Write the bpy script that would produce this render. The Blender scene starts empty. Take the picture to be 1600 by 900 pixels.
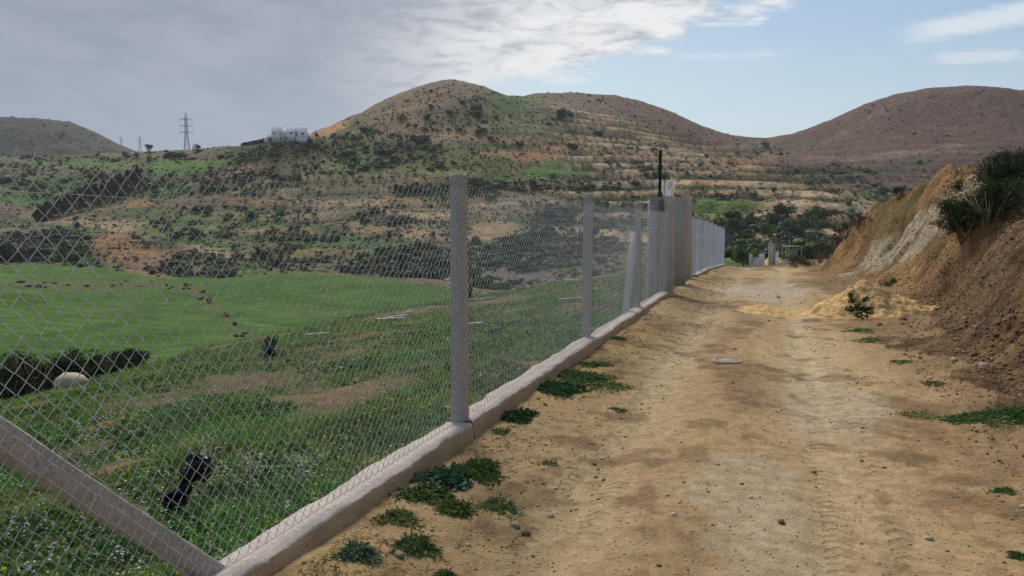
import bpy, bmesh, math
import numpy as np
from mathutils import Vector, Matrix
rad = math.radians
sc = bpy.context.scene
COL = sc.collection

# ------------------------------------------------------------------ camera
CAMH = 1.6
PITCH = rad(5.0)
FPX = 1150.0
cd = bpy.data.cameras.new("camera")
cd.sensor_width = 36.0
cd.lens = 36.0 * FPX / 1600.0
cd.clip_start = 0.05
cd.clip_end = 30000
cam = bpy.data.objects.new("camera", cd)
COL.objects.link(cam)
cam.location = (0, 0, CAMH)
cam.rotation_euler = (rad(90) - PITCH, 0, 0)
sc.camera = cam

# ------------------------------------------------------------------ world, sun, exposure
SUN_EL, SUN_AZ = 44.0, -14.0            # azimuth from +Y towards +X
sc.view_settings.view_transform = 'Standard'
sc.view_settings.look = 'None'
sc.view_settings.exposure = 0.70
sc.view_settings.gamma = 1.0
sc.view_settings.use_curve_mapping = False
SKY = 0.09

sl = bpy.data.lights.new("sun", 'SUN')
sl.energy = 2.25
sl.angle = rad(24.0)
sl.color = (1.0, 0.95, 0.87)
so = bpy.data.objects.new("sun", sl)
COL.objects.link(so)
sdir = Vector((math.sin(rad(SUN_AZ)) * math.cos(rad(SUN_EL)), math.cos(rad(SUN_AZ)) * math.cos(rad(SUN_EL)), math.sin(rad(SUN_EL))))
so.rotation_euler = sdir.to_track_quat('Z', 'Y').to_euler()
so.location = (0, 0, 60)


class NT:
    """tiny node-graph helper"""
    def __init__(s, tree):
        s.t = tree; s.n = tree.nodes; s.l = tree.links
    def new(s, typ, **kw):
        n = s.n.new(typ)
        for k, v in kw.items(): setattr(n, k, v)
        return n
    def put(s, sock, v):
        if isinstance(v, bpy.types.NodeSocket): s.l.new(v, sock)
        elif isinstance(v, (tuple, list)):
            v = tuple(v)
            if sock.type == 'RGBA' and len(v) == 3: v = v + (1,)
            sock.default_value = v
        else: sock.default_value = v
    def m(s, op, a, b=None, c=None, clamp=False):
        n = s.new('ShaderNodeMath', operation=op, use_clamp=clamp)
        s.put(n.inputs[0], a)
        if b is not None: s.put(n.inputs[1], b)
        if c is not None: s.put(n.inputs[2], c)
        return n.outputs[0]
    def ramp(s, v, lo, hi, a=0.0, b=1.0):
        n = s.new('ShaderNodeMapRange', interpolation_type='SMOOTHSTEP')
        s.put(n.inputs[0], v); s.put(n.inputs[1], lo); s.put(n.inputs[2], hi)
        s.put(n.inputs[3], a); s.put(n.inputs[4], b)
        return n.outputs[0]
    def mix(s, f, a, b, mode='MIX'):
        n = s.new('ShaderNodeMix', data_type='RGBA', blend_type=mode)
        s.put(n.inputs[0], f); s.put(n.inputs[6], a); s.put(n.inputs[7], b)
        return n.outputs[2]
    def noise(s, vec, scale, detail=4, rough=0.55, dist=0.0, col=False):
        n = s.new('ShaderNodeTexNoise')
        if vec is not None: s.put(n.inputs['Vector'], vec)
        n.inputs['Scale'].default_value = scale; n.inputs['Detail'].default_value = detail
        n.inputs['Roughness'].default_value = rough; n.inputs['Distortion'].default_value = dist
        return n.outputs[1 if col else 0]
    def xyz(s, x, y, z):
        n = s.new('ShaderNodeCombineXYZ')
        s.put(n.inputs[0], x); s.put(n.inputs[1], y); s.put(n.inputs[2], z)
        return n.outputs[0]

w = bpy.data.worlds.new("World")
sc.world = w
w.use_nodes = True
g = NT(w.node_tree)
w.node_tree.nodes.clear()
tc = g.new('ShaderNodeTexCoord')
sp = g.new('ShaderNodeSeparateXYZ'); g.put(sp.inputs[0], tc.outputs['Generated'])
X, Y, Z = sp.outputs
sky = g.new('ShaderNodeTexSky', sky_type='NISHITA')
sky.sun_disc = False
sky.sun_elevation = rad(SUN_EL)
sky.sun_rotation = rad(SUN_AZ)
sky.air_density = 1.3; sky.dust_density = 2.0; sky.ozone_density = 1.0
Yc = g.m('MAXIMUM', Y, 0.08)
A = g.m('DIVIDE', X, Yc)
E = g.m('DIVIDE', Z, Yc)
# cloud deck seen in perspective: horizontal plane coordinates
Zc = g.m('MAXIMUM', g.m('ADD', Z, 0.10), 0.04)
pv = g.xyz(g.m('DIVIDE', X, Zc), g.m('MULTIPLY', g.m('DIVIDE', Y, Zc), 0.8), 0.0)
n1 = g.noise(pv, 1.1, 8, 0.6, 0.5)
n2 = g.noise(pv, 3.6, 7, 0.62, 0.4)
sv = g.xyz(g.m('ADD', g.m('MULTIPLY', A, 4.0), g.m('MULTIPLY', E, -7.0)), g.m('MULTIPLY', E, 22.0), 3.3)
n3 = g.noise(sv, 1.0, 7, 0.6, 0.3)
sv2 = g.xyz(g.m('MULTIPLY', A, 14.0), g.m('MULTIPLY', E, 46.0), 1.7)
n4 = g.noise(sv2, 1.0, 6, 0.62, 0.4)
# big cloud bank: everything left of / above an oblique edge
edge = g.m('SUBTRACT', E, g.m('ADD', 0.165, g.m('MULTIPLY', A, 0.335)))
edge = g.m('ADD', edge, g.m('MULTIPLY', g.m('SUBTRACT', n3, 0.5), 0.16))
edge = g.m('ADD', edge, g.m('MULTIPLY', g.m('SUBTRACT', n4, 0.5), 0.09))
bank = g.ramp(edge, -0.008, 0.03)
lefty = g.ramp(g.m('ADD', A, g.m('MULTIPLY', g.m('SUBTRACT', n3, 0.5), 0.1)), 0.06, -0.22)
bank = g.m('MAXIMUM', bank, lefty)
# colours are radiance / SKY strength
def R(r, gg, b, k=1.0):
    f = k / SKY / (2 ** sc.view_settings.exposure)
    return (r * f, gg * f, b * f)
grey = g.mix(g.ramp(g.m('ADD', g.m('MULTIPLY', n1, .6), g.m('MULTIPLY', n2, .4)), 0.38, 0.62), R(0.295, 0.335, 0.415), R(0.385, 0.420, 0.495))
low = g.ramp(E, 0.30, 0.08)
grey = g.mix(g.m('MULTIPLY', low, 0.7), grey, R(0.37, 0.425, 0.52))
white = g.mix(g.ramp(n4, 0.32, 0.60), R(0.50, 0.53, 0.58), R(0.86, 0.87, 0.88))
ae = g.m('SUBTRACT', E, g.m('ADD', 0.225, g.m('MULTIPLY', A, 0.17)))
bright = g.m('MULTIPLY', g.ramp(g.m('ABSOLUTE', g.m('ADD', ae, g.m('MULTIPLY', g.m('SUBTRACT', n3, 0.5), 0.16))), 0.19, 0.02),
             g.ramp(A, -0.30, 0.04))
cloudc = g.mix(bright, grey, white)
skyc = g.mix(1.0, sky.outputs[0], (0.86, 0.97, 1.0), 'MULTIPLY')
clear = g.mix(g.ramp(E, 0.34, 0.08), R(0.30, 0.43, 0.63), R(0.51, 0.62, 0.71))
clear = g.mix(0.25, clear, skyc)
# two cirrus streaks on the right
def streak(a0, e0, slope, half, thick, amp):
    da = g.m('SUBTRACT', A, a0)
    de = g.m('SUBTRACT', g.m('SUBTRACT', E, e0), g.m('MULTIPLY', da, slope))
    de = g.m('ADD', de, g.m('MULTIPLY', g.m('SUBTRACT', n4, 0.5), 0.022))
    return g.m('MULTIPLY', g.m('MULTIPLY', g.ramp(g.m('ABSOLUTE', de), thick, thick * 0.25), g.ramp(g.m('ABSOLUTE', da), half, half * 0.5)), amp)
st = g.m('MAXIMUM', streak(0.66, 0.275, 0.19, 0.17, 0.020, 0.75), streak(0.62, 0.222, 0.03, 0.075, 0.010, 0.5))
st = g.m('MAXIMUM', st, streak(0.29, 0.222, 0.02, 0.09, 0.008, 0.3))
st = g.m('MAXIMUM', st, g.m('MULTIPLY', g.ramp(n3, 0.5, 0.85), 0.16))
clear = g.mix(st, clear, R(0.80, 0.84, 0.88))
fin = g.mix(bank, clear, cloudc)
back = g.ramp(Y, 0.25, 0.02)
fin = g.mix(back, fin, g.mix(0.5, R(0.36, 0.41, 0.5), sky.outputs[0]))
bg = g.new('ShaderNodeBackground'); bg.inputs[1].default_value = SKY
g.put(bg.inputs[0], fin)
wo = g.new('ShaderNodeOutputWorld'); g.l.new(bg.outputs[0], wo.inputs[0])

# ------------------------------------------------------------------ helpers
def tag(o, label=None, cat=None, group=None, kind=None):
    if label: o['label'] = label
    if cat: o['category'] = cat
    if group: o['group'] = group
    if kind: o['kind'] = kind
    return o

def mkmesh(name, verts, faces, col=None):
    """verts (n,3); faces: array or list of arrays (m,k); col (n,3) vertex albedo"""
    verts = np.ascontiguousarray(verts, dtype=np.float32).reshape(-1, 3)
    if isinstance(faces, np.ndarray): faces = [faces]
    faces = [np.asarray(f, dtype=np.int32) for f in faces if len(f)]
    me = bpy.data.meshes.new(name)
    me.vertices.add(len(verts)); me.vertices.foreach_set('co', verts.ravel())
    loops = np.concatenate([f.ravel() for f in faces])
    tot = np.concatenate([np.full(len(f), f.shape[1], dtype=np.int32) for f in faces])
    st = np.concatenate([[0], np.cumsum(tot)[:-1]]).astype(np.int32)
    me.loops.add(len(loops)); me.loops.foreach_set('vertex_index', loops)
    me.polygons.add(len(tot)); me.polygons.foreach_set('loop_start', st); me.polygons.foreach_set('loop_total', tot)
    me.update(calc_edges=True)
    if col is not None:
        at = me.attributes.new('albedo', 'FLOAT_COLOR', 'POINT')
        c = np.ones((len(verts), 4), dtype=np.float32); c[:, :3] = np.broadcast_to(col, (len(verts), 3))
        at.data.foreach_set('color', c.ravel())
    return me

def obj(name, me, mat, parent=None, smooth=False):
    o = bpy.data.objects.new(name, me)
    COL.objects.link(o)
    if mat is not None: me.materials.clear(); me.materials.append(mat)
    if smooth: me.polygons.foreach_set('use_smooth', np.ones(len(me.polygons), dtype=bool))
    if parent: o.parent = parent
    return o

def empty(name, loc=(0, 0, 0), rz=0.0):
    o = bpy.data.objects.new(name, None)
    o.empty_display_size = 0.2
    COL.objects.link(o); o.location = loc; o.rotation_euler = (0, 0, rz)
    return o

class MB:
    """collects simple shapes into one mesh"""
    def __init__(s): s.v = []; s.f = {}; s.n = 0
    def add(s, v, *fs):
        v = np.asarray(v, dtype=float).reshape(-1, 3); s.v.append(v)
        for f in fs:
            f = np.asarray(f, dtype=int)
            s.f.setdefault(f.shape[1], []).append(f + s.n)
        s.n += len(v)
    def box(s, c, size, M=None, taper=1.0, bev=0.0):
        hx, hy, hz = [q / 2 for q in size]
        if bev <= 0:
            p = np.array([[x, y, z] for z in (-1, 1) for x, y in ((-1, -1), (1, -1), (1, 1), (-1, 1))], float)
            t = np.where(p[:, 2:3] > 0, taper, 1.0)
            p[:, :2] *= t
            p *= [hx, hy, hz]
            if M is not None: p = p @ np.array(M).T
            s.add(p + c, [[3, 2, 1, 0], [4, 5, 6, 7], [0, 1, 5, 4], [1, 2, 6, 5], [2, 3, 7, 6], [3, 0, 4, 7]])
        else:
            b = bev; rings = []
            def ring(x, y, z): 
                return [[-x + b, -y, z], [x - b, -y, z], [x, -y + b, z], [x, y - b, z], [x - b, y, z], [-x + b, y, z], [-x, y - b, z], [-x, -y + b, z]]
            r0 = ring(hx - b * .7, hy - b * .7, -hz); r1 = ring(hx, hy, -hz + b)
            r2 = ring(hx * taper, hy * taper, hz - b); r3 = ring(hx * taper - b * .7, hy * taper - b * .7, hz)
            p = np.array(r0 + r1 + r2 + r3, float)
            if M is not None: p = p @ np.array(M).T
            q = []
            for k in range(3):
                for i in range(8):
                    j = (i + 1) % 8; q.append([k * 8 + i, k * 8 + j, k * 8 + 8 + j, k * 8 + 8 + i])
            s.add(p + c, q, [[7, 6, 5, 4, 3, 2, 1, 0], [24, 25, 26, 27, 28, 29, 30, 31]])
    def tube(s, pts, r, n=6, cap=True):
        pts = np.asarray(pts, float); k = len(pts)
        r = np.broadcast_to(np.asarray(r, float), (k,))
        d = np.gradient(pts, axis=0); d /= np.linalg.norm(d, axis=1)[:, None] + 1e-9
        up = np.where(np.abs(d[:, 2:3]) > 0.9, [[1.0, 0, 0]], [[0, 0, 1.0]])
        a = np.cross(d, up); a /= np.linalg.norm(a, axis=1)[:, None] + 1e-9
        b = np.cross(d, a)
        th = np.arange(n) * 2 * math.pi / n
        v = pts[:, None] + r[:, None, None] * (np.cos(th)[None, :, None] * a[:, None] + np.sin(th)[None, :, None] * b[:, None])
        i = np.arange(k - 1)[:, None] * n; j = np.arange(n)[None]; j2 = (j + 1) % n
        q = np.stack([i + j, i + j2, i + n + j2, i + n + j], -1).reshape(-1, 4)
        fs = [q]
        if cap: fs.append(np.array([list(range(n))[::-1], [(k - 1) * n + t for t in range(n)]]))
        s.add(v.reshape(-1, 3), *fs)
    def lathe(s, prof, c, n=16):
        """prof list of (r,z)"""
        th = np.arange(n) * 2 * math.pi / n
        v = np.array([[r * math.cos(t) + c[0], r * math.sin(t) + c[1], z + c[2]] for r, z in prof for t in th])
        k = len(prof); i = np.arange(k - 1)[:, None] * n; j = np.arange(n)[None]; j2 = (j + 1) % n
        q = np.stack([i + j, i + j2, i + n + j2, i + n + j], -1).reshape(-1, 4)
        s.add(v, q, np.array([list(range(n))[::-1], [(k - 1) * n + t for t in range(n)]]))
    def build(s, name, mat, parent=None, smooth=False, col=None):
        me = mkmesh(name, np.concatenate(s.v), [np.concatenate(f) for f in s.f.values()], col)
        return obj(name, me, mat, parent, smooth)

# --- numpy noise
def _hash(ix, iy, seed):
    h = (ix.astype(np.int64) * 374761393 + iy.astype(np.int64) * 668265263 + seed * 1442695041) & 0xffffffff
    h = ((h ^ (h >> 13)) * 1274126177) & 0xffffffff
    return ((h ^ (h >> 16)) & 0xffff) / 65535.0
def vn(x, y, seed=0):
    ix = np.floor(x); iy = np.floor(y); fx = x - ix; fy = y - iy
    ix = ix.astype(np.int64); iy = iy.astype(np.int64)
    u = fx * fx * fx * (fx * (fx * 6 - 15) + 10); v = fy * fy * fy * (fy * (fy * 6 - 15) + 10)
    a = _hash(ix, iy, seed); b = _hash(ix + 1, iy, seed); c = _hash(ix, iy + 1, seed); d = _hash(ix + 1, iy + 1, seed)
    return (a * (1 - u) + b * u) * (1 - v) + (c * (1 - u) + d * u) * v
def fbm(x, y, wl, octv=3, seed=0, gain=0.5):
    """centred, about -1..1"""
    t = 0; a = 1.0; s = 0
    c, sn = math.cos(0.6), math.sin(0.6)
    X = x / wl; Y = y / wl
    for k in range(octv):
        t = t + a * (vn(X + 17.3 * k, Y - 9.1 * k, seed + k) * 2 - 1); s += a; a *= gain
        X, Y = (c * X - sn * Y) * 2.03, (sn * X + c * Y) * 2.03
    return t / s * 1.5
def ridge(x, y, wl, octv=3, seed=0):
    return 1 - 2 * np.abs(fbm(x, y, wl, octv, seed))
def sst(a, b, x):
    t = np.clip((x - a) / (b - a), 0, 1); return t * t * (3 - 2 * t)
def mixc(c, d, f):
    return c * (1 - f[..., None]) + np.asarray(d) * f[..., None]

# --- pixel of the photograph <-> world
CT, ST = math.cos(PITCH), math.sin(PITCH)
def ray(u, v):
    cx = (np.asarray(u, float) - 800) / FPX; cz = (450 - np.asarray(v, float)) / FPX
    yy = CT + cz * ST; zz = -ST + cz * CT
    return cx / yy, zz / yy            # x/y and z/y
def pix(x, y, z):
    z = z - CAMH
    dep = y * CT - z * ST; up = y * ST + z * CT
    dep = np.maximum(dep, 1e-3)
    return 800 + FPX * x / dep, 450 - FPX * up / dep

# --- road frame: s along the road, d to its right
RT = np.array([math.sin(rad(19.3)), math.cos(rad(19.3))]); RN = np.array([RT[1], -RT[0]])
def sd(x, y): return x * RT[0] + y * RT[1], x * RN[0] + y * RN[1]
def xy(s, d): return s * RT[0] + d * RN[0], s * RT[1] + d * RN[1]
FD = -2.2        # fence line

# ------------------------------------------------------------------ far terrain table
Tab = {  # u: [(Y, v) ...] eight knots, None v -> explicit z given as ('z', value)
 -500: [(30, -7.), (85, -9.), (190, 405), (230, -13.), (310, 350), (400, 310), (500, 275), (640, 250)],
 0:    [(26, -6.5), (80, 510), (172, 413), (212, -15.), (280, 378), (380, 325), (480, 280), (640, 246)],
 100:  [(28, -6.5), (82, 505), (168, 419), (206, -15.), (275, 382), (370, 325), (470, 280), (635, 244)],
 200:  [(30, -6.5), (85, 505), (160, 432), (200, -16.), (270, 385), (365, 325), (460, 275), (630, 241)],
 300:  [(33, -6.5), (86, 503), (148, 440), (195, -16.), (262, 388), (360, 325), (450, 272), (620, 237)],
 350:  [(34, -6.5), (87, 503), (145, 439), (195, -16.), (262, 388), (355, 325), (430, 270), (560, 231)],
 400:  [(36, -6.0), (88, 503), (142, 438), (195, -16.), (262, 385), (350, 325), (410, 270), (470, 224)],
 450:  [(38, -6.0), (90, 503), (140, 437), (195, -16.), (262, 382), (345, 325), (400, 270), (440, 221)],
 500:  [(40, -6.0), (90, 503), (140, 437), (195, -16.), (262, 380), (340, 325), (410, 262), (490, 204)],
 550:  [(42, -6.0), (90, 503), (138, 437), (195, -16.), (262, 378), (340, 325), (420, 255), (550, 185)],
 600:  [(45, -6.0), (90, 503), (135, 438), (195, 440), (260, 378), (340, 325), (425, 250), (590, 159)],
 650:  [(47, -5.5), (88, 505), (130, 444), (195, 440), (260, 380), (340, 325), (430, 248), (612, 139)],
 700:  [(50, -5.5), (86, 510), (122, 460), (195, 444), (260, 385), (345, 325), (435, 246), (622, 124)],
 760:  [(52, -5.5), (85, 515), (120, 480), (190, 447), (262, 388), (350, 325), (440, 246), (625, 139)],
 800:  [(55, -5.5), (85, 510), (120, 480), (190, 447), (264, 390), (350, 325), (440, 246), (625, 157)],
 850:  [(55, -5.0), (90, 500), (125, 475), (190, 442), (264, 390), (350, 325), (440, 250), (620, 181)],
 900:  [(55, -4.5), (95, 480), (130, 460), (190, 435), (264, 388), (350, 325), (440, 258), (600, 203)],
 1000: [(55, -3.5), (100, 440), (130, 435), (190, 425), (260, 385), (340, 335), (430, 275), (560, 226)],
 1100: [(58, -2.8), (100, 425), (130, 415), (180, 410), (250, 375), (330, 335), (425, 285), (530, 243)],
 1200: [(60, 423), (100, 410), (130, 404), (170, 398), (240, 372), (325, 332), (420, 288), (520, 250)],
 1300: [(60, -1.5), (100, -3.5), (130, 404), (170, 400), (240, 376), (325, 340), (420, 300), (520, 262)],
 1400: [(60, 0.0), (100, -2.0), (130, -3.), (170, -3.), (240, 385), (325, 350), (420, 318), (520, 280)],
 1600: [(60, 1.5), (100, 0.0), (130, -2.), (170, -2.), (240, 380), (325, 345), (420, 312), (520, 275)],
 2200: [(60, 3.), (100, 3.), (130, 3.), (170, 3.), (240, 350), (325, 335), (420, 310), (520, 275)],
}
us = sorted(Tab)
AG = np.linspace(-2.0, 1.9, 900)
KY = np.zeros((8, len(AG))); KZ = np.zeros((8, len(AG)))
ker = np.exp(-0.5 * (np.arange(-24, 25) / 8.0) ** 2); ker /= ker.sum()
ker7 = np.exp(-0.5 * (np.arange(-24, 25) / 3.5) ** 2); ker7 /= ker7.sum()
for k in range(8):
    aa, yy, zz = [], [], []
    for u in us:
        Yk, v = Tab[u][k]
        if isinstance(v, float):
            a_ = (u - 800) / FPX; z_ = v
        else:
            a_, r_ = ray(u, v); z_ = CAMH + Yk * r_
        aa.append(float(a_)); yy.append(Yk); zz.append(float(z_))
    for dst, src in ((KY, yy), (KZ, zz)):
        q = np.interp(AG, aa, src)
        q = np.convolve(np.pad(q, 24, mode='edge'), ker if k < 7 else ker7, mode='valid')
        dst[k] = q
YS = np.vstack([np.full(len(AG), 1.0), KY, KY[7] + 160, KY[7] + 700, np.full(len(AG), 9000.)])
ZS = np.vstack([KZ[0] + 2, KZ, KZ[7] - 42, KZ[7] - 95, np.minimum(KZ[7] - 140, -20)])
LY = np.linspace(math.log(4), math.log(9000), 800)
GY = np.exp(LY)
FT = np.zeros((len(AG), len(LY)))
def pchip(x, y, q):
    h = np.diff(x); dl = np.diff(y) / h
    m = np.zeros(len(x)); 
    for i in range(1, len(x) - 1):
        if dl[i - 1] * dl[i] > 0:
            w1 = 2 * h[i] + h[i - 1]; w2 = h[i] + 2 * h[i - 1]
            m[i] = (w1 + w2) / (w1 / dl[i - 1] + w2 / dl[i])
    m[0] = dl[0]; m[-1] = dl[-1]
    i = np.clip(np.searchsorted(x, q) - 1, 0, len(h) - 1)
    t = (q - x[i]) / h[i]
    return ((1 + 2 * t) * (1 - t) ** 2) * y[i] + t * (1 - t) ** 2 * h[i] * m[i] + t * t * (3 - 2 * t) * y[i + 1] + t * t * (t - 1) * h[i] * m[i + 1]
for i in range(len(AG)):
    FT[i] = pchip(YS[:, i], ZS[:, i], GY)
def silh(pts):
    r = [ray(u, v) for u, v in pts]
    return np.array([float(q[0]) for q in r]), np.array([float(q[1]) for q in r])
SC = silh([(640, 330), (700, 250), (750, 200), (785, 176), (805, 162), (825, 153), (850, 150), (900, 150), (960, 153), (1000, 162), (1050, 178), (1100, 201), (1140, 213),
           (1170, 217), (1200, 218), (1240, 211), (1300, 189), (1350, 166), (1400, 150), (1450, 141), (1520, 138), (1560, 140), (1600, 145), (1700, 158), (1850, 185), (2200, 220)])
SB = silh([(-900, 205), (-400, 182), (-150, 180), (0, 184), (60, 187), (110, 194), (150, 210), (185, 228), (215, 239), (260, 248), (320, 262), (420, 300)])
def far(x, y):
    Yp = np.maximum(y, 4.0)
    a = np.clip(x / Yp, AG[0] + .001, AG[-1] - .001)
    ia = (a - AG[0]) / (AG[1] - AG[0]); jy = (np.log(np.minimum(Yp, 8900)) - LY[0]) / (LY[1] - LY[0])
    i = np.floor(ia).astype(int); j = np.clip(np.floor(jy).astype(int), 0, len(LY) - 2); fi = ia - i; fj = jy - j
    z = (FT[i, j] * (1 - fj) + FT[i, j + 1] * fj) * (1 - fi) + (FT[i + 1, j] * (1 - fj) + FT[i + 1, j + 1] * fj) * fi
    # two ridges behind
    def rdg(S, Y0, W, Wb, zb):
        r = np.interp(a, *S)
        top = CAMH + Y0 * r
        t = np.where(Yp < Y0, (Y0 - Yp) / W, (Yp - Y0) / Wb)
        p = 0.5 + 0.5 * np.cos(math.pi * np.clip(t, 0, 1))
        return (z - zb) + (top - (z - zb)) * p
    zc = rdg(SC, 780 + 40 * np.clip(-a * 3 + 1, -1, 1), 330, 600, 8.0)
    zb = rdg(SB, 1350, 650, 900, 8.0)
    k = 2.0
    for q in (zc, zb):
        h = np.clip(0.5 + 0.5 * (z - q) / k, 0, 1)
        z = q * (1 - h) + z * h + k * h * (1 - h)
    return z

RS = [-60, 20, 27, 37.7, 62, 110]; RZ = [0, 0, -.12, -.5, -2.2, -4.5]
def zroad(s): return np.interp(s, RS, RZ)
BS = [-20, 0, 5, 8, 11, 14, 17, 20, 23, 25, 27.7, 29.6, 31.5, 34, 44]
BD0 = [2.6, 2.4, 2.1, 2.0, 2.15, 2.6, 2.75, 2.6, 2.5, 2.4, 2.2, 1.9, 1.7, 1.8, 2.5]
BDC = [5, 4.6, 4.1, 3.6, 3.5, 3.8, 4.4, 5.2, 5.1, 4.9, 3.9, 3.2, 2.8, 2.9, 4]
BZC = [1.2, 1.4, 1.52, 1.58, 1.55, 1.45, 1.9, 2.75, 3.0, 3.05, 2.5, 1.75, 1.0, .2, 0]
bk = np.linspace(-20, 44, 257)
def smooth1(v, sg):
    kk = np.exp(-0.5 * (np.arange(-12, 13) / sg) ** 2); kk /= kk.sum()
    return np.convolve(np.pad(v, 12, mode='edge'), kk, mode='valid')
B0, BC, BZ = [smooth1(np.interp(bk, BS, q), 3.0) for q in (BD0, BDC, BZC)]

def height(x, y, fine=True):
    x = np.asarray(x, float); y = np.asarray(y, float)
    s, d = sd(x, y)
    r = np.hypot(x, y)
    # ---- near
    wob = 0.25 * fbm(x, y, 3.0, 2, 51) if fine else 0
    dd = np.maximum(0, -2.36 - d)
    zr = zroad(s)
    zn = zr - 0.03 * sst(0, .3, dd) - 0.085 * dd - 0.0055 * dd ** 2
    d0 = np.interp(s, bk, B0) + wob; dc = np.interp(s, bk, BC) + wob; hz = np.interp(s, bk, BZ)
    t = np.clip((d - d0) / (dc - d0), 0, 1)
    prof = 0.30 * t + 0.70 * (t * t * (3 - 2 * t))
    # toe apron: ground begins to rise a little before the toe
    ap = sst(-1.2, 0.3, d - d0) * 0.10
    over = np.maximum(0, d - dc)
    bnk = hz * prof + ap + np.where(s < 23, 0.16, 0.16 - 0.38 * sst(23, 29, s)) * np.minimum(over, 25)
    zn = zn + np.where(d > 0, bnk, 0)
    if fine:
        onroad = sst(-2.3, -1.9, d) * (1 - t)
        left = sst(-2.3, -3.0, d)
        rut = -0.040 * np.exp(-((d - 0.38) / .24) ** 2) - 0.035 * np.exp(-((d + 1.02) / .22) ** 2) + .02 * np.exp(-((d + .35) / .3) ** 2)
        tread = np.exp(-((d - .58) / .05) ** 2) + np.exp(-((d - .43) / .05) ** 2) + .8 * np.exp(-((d + .95) / .05) ** 2) + .7 * np.exp(-((d - .12) / .05) ** 2)
        rut = rut - .012 * tread * (np.sin(s * 2 * math.pi / .13) > 0) * sst(10, 7, s) * sst(-.5, .1, fbm(x, y, 1.3, 2, 39))
        zn = zn + onroad * (0.016 * fbm(x, y, 1.1, 4, 3, .6) + rut + 0.009 * fbm(x, y, 0.22, 3, 5) * (r < 30))
        # loose shoulder beside the base wall
        zn = zn + np.exp(-(np.minimum(0, -(d + 1.95)) / .42) ** 2) * (d > -2.3) * (.05 + .028 * fbm(x, y, .8, 3, 8))
        zn = zn + left * (0.10 * fbm(x, y, 4.0, 3, 11) + 0.035 * fbm(x, y, 0.6, 3, 13))
        tb = sst(0.02, 0.35, t) * (d > 0)
        zn = zn + tb * (0.20 * fbm(x, y, 1.3, 4, 21, .6) + .10 * (ridge(s + .3 * fbm(x, y, 1.1, 2, 29), d * .22, .62, 3, 22) - .5) * (1 - sst(.9, 1.2, t + over)) + 0.12 * fbm(x, y, 0.36, 5, 23, .72) * (1 - .5 * sst(0, 3, over)))
        # crumbly earth at the foot of the bank
        foot = np.exp(-((d - d0) / .8) ** 2) * (d > 0)
        zn = zn + foot * 0.055 * fbm(x, y, .35, 4, 27, .6)
        # rugged knoll on the far end of the bank, and a gully under the overhang
        kn = np.exp(-(((s - 24.6) / 1.1) ** 2 + ((d - 5.0) / 0.9) ** 2))
        zn = zn + kn * (0.02 + 0.26 * ridge(x, y, .8, 3, 31))
        cut = np.exp(-(((s - 10.6) / .8) ** 2 + ((d - 2.75) / .16) ** 2))
        zn = zn - 0.16 * cut
    # ---- far
    zf = far(x, y)
    out = np.maximum.reduce([s - 35.5, -14.8 - d + 1.5 * np.sin(s * .21), d - 34])
    if fine: out = out + 1.2 * fbm(x, y, 9, 2, 41)
    wf = sst(0, 24, out)
    rd = np.exp(-((d - 0.0) / 5.0) ** 2)        # the road keeps its own grade on its way down
    wf = wf * (1 - 0.85 * rd * sst(75, 55, s))
    if fine:
        fa = sst(60, 260, r)
        Yt = np.interp(x / np.maximum(y, 4), AG, KY[7])
        sk = 1 - .9 * np.maximum(sst(.78, .93, y / Yt) * sst(1.35, 1.15, y / Yt), sst(640, 720, y) * sst(1000, 900, y))
        sk = np.minimum(sk, 1 - .8 * sst(1150, 1300, y))
        zf = zf + fa * sk * (3.2 * fbm(x, y, 130, 3, 61) + 1.3 * fbm(x, y, 34, 3, 63))
        zf = zf + sst(190, 320, r) * ((1.8 * ridge(x, y, 60, 3, 67) - .8) * (.15 + .85 * sk) + .45 * fbm(x, y, 8, 3, 66))
        zf = zf + 0.35 * fbm(x, y, 12, 2, 65) * sst(30, 60, r)
        # terraces cut into the slopes
        tm = terr_mask(x, y) * sst(98, 80, zf)
        h = 6.5
        q = (zf + 2.2 * fbm(x, y, 90, 2, 71)) / h; f = q - np.floor(q)
        step = sst(0.55, 1.0, f) - f
        zf = zf + tm * h * step * .9
    return zn * (1 - wf) + zf * wf

def terr_mask(x, y):
    a = x / np.maximum(y, 4)
    r = np.hypot(x, y)
    m = sst(-.02, .12, a) * sst(230, 300, r) * sst(760, 640, r) * (1 - .8 * sst(.42, .5, a))
    m2 = 0.55 * sst(-.55, -.3, a) * sst(.0, -.1, a) * sst(215, 250, r) * sst(430, 380, r)
    return np.maximum(m, m2)

def ground_at(x, y): return float(height(np.array([x]), np.array([y]))[0])
def at(u, v, y0=25.0, y1=1500.0):
    """the first point of the terrain met by the line of sight of a photo pixel"""
    a, e = ray(u, v)
    yy = np.exp(np.linspace(math.log(y0), math.log(y1), 900))
    zz = height(a * yy, yy)
    hit = np.nonzero(zz >= CAMH + e * yy)[0]
    i = hit[0] if len(hit) else int(np.argmax((zz - CAMH) / yy))
    return Vector((a * yy[i], yy[i], zz[i]))
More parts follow.
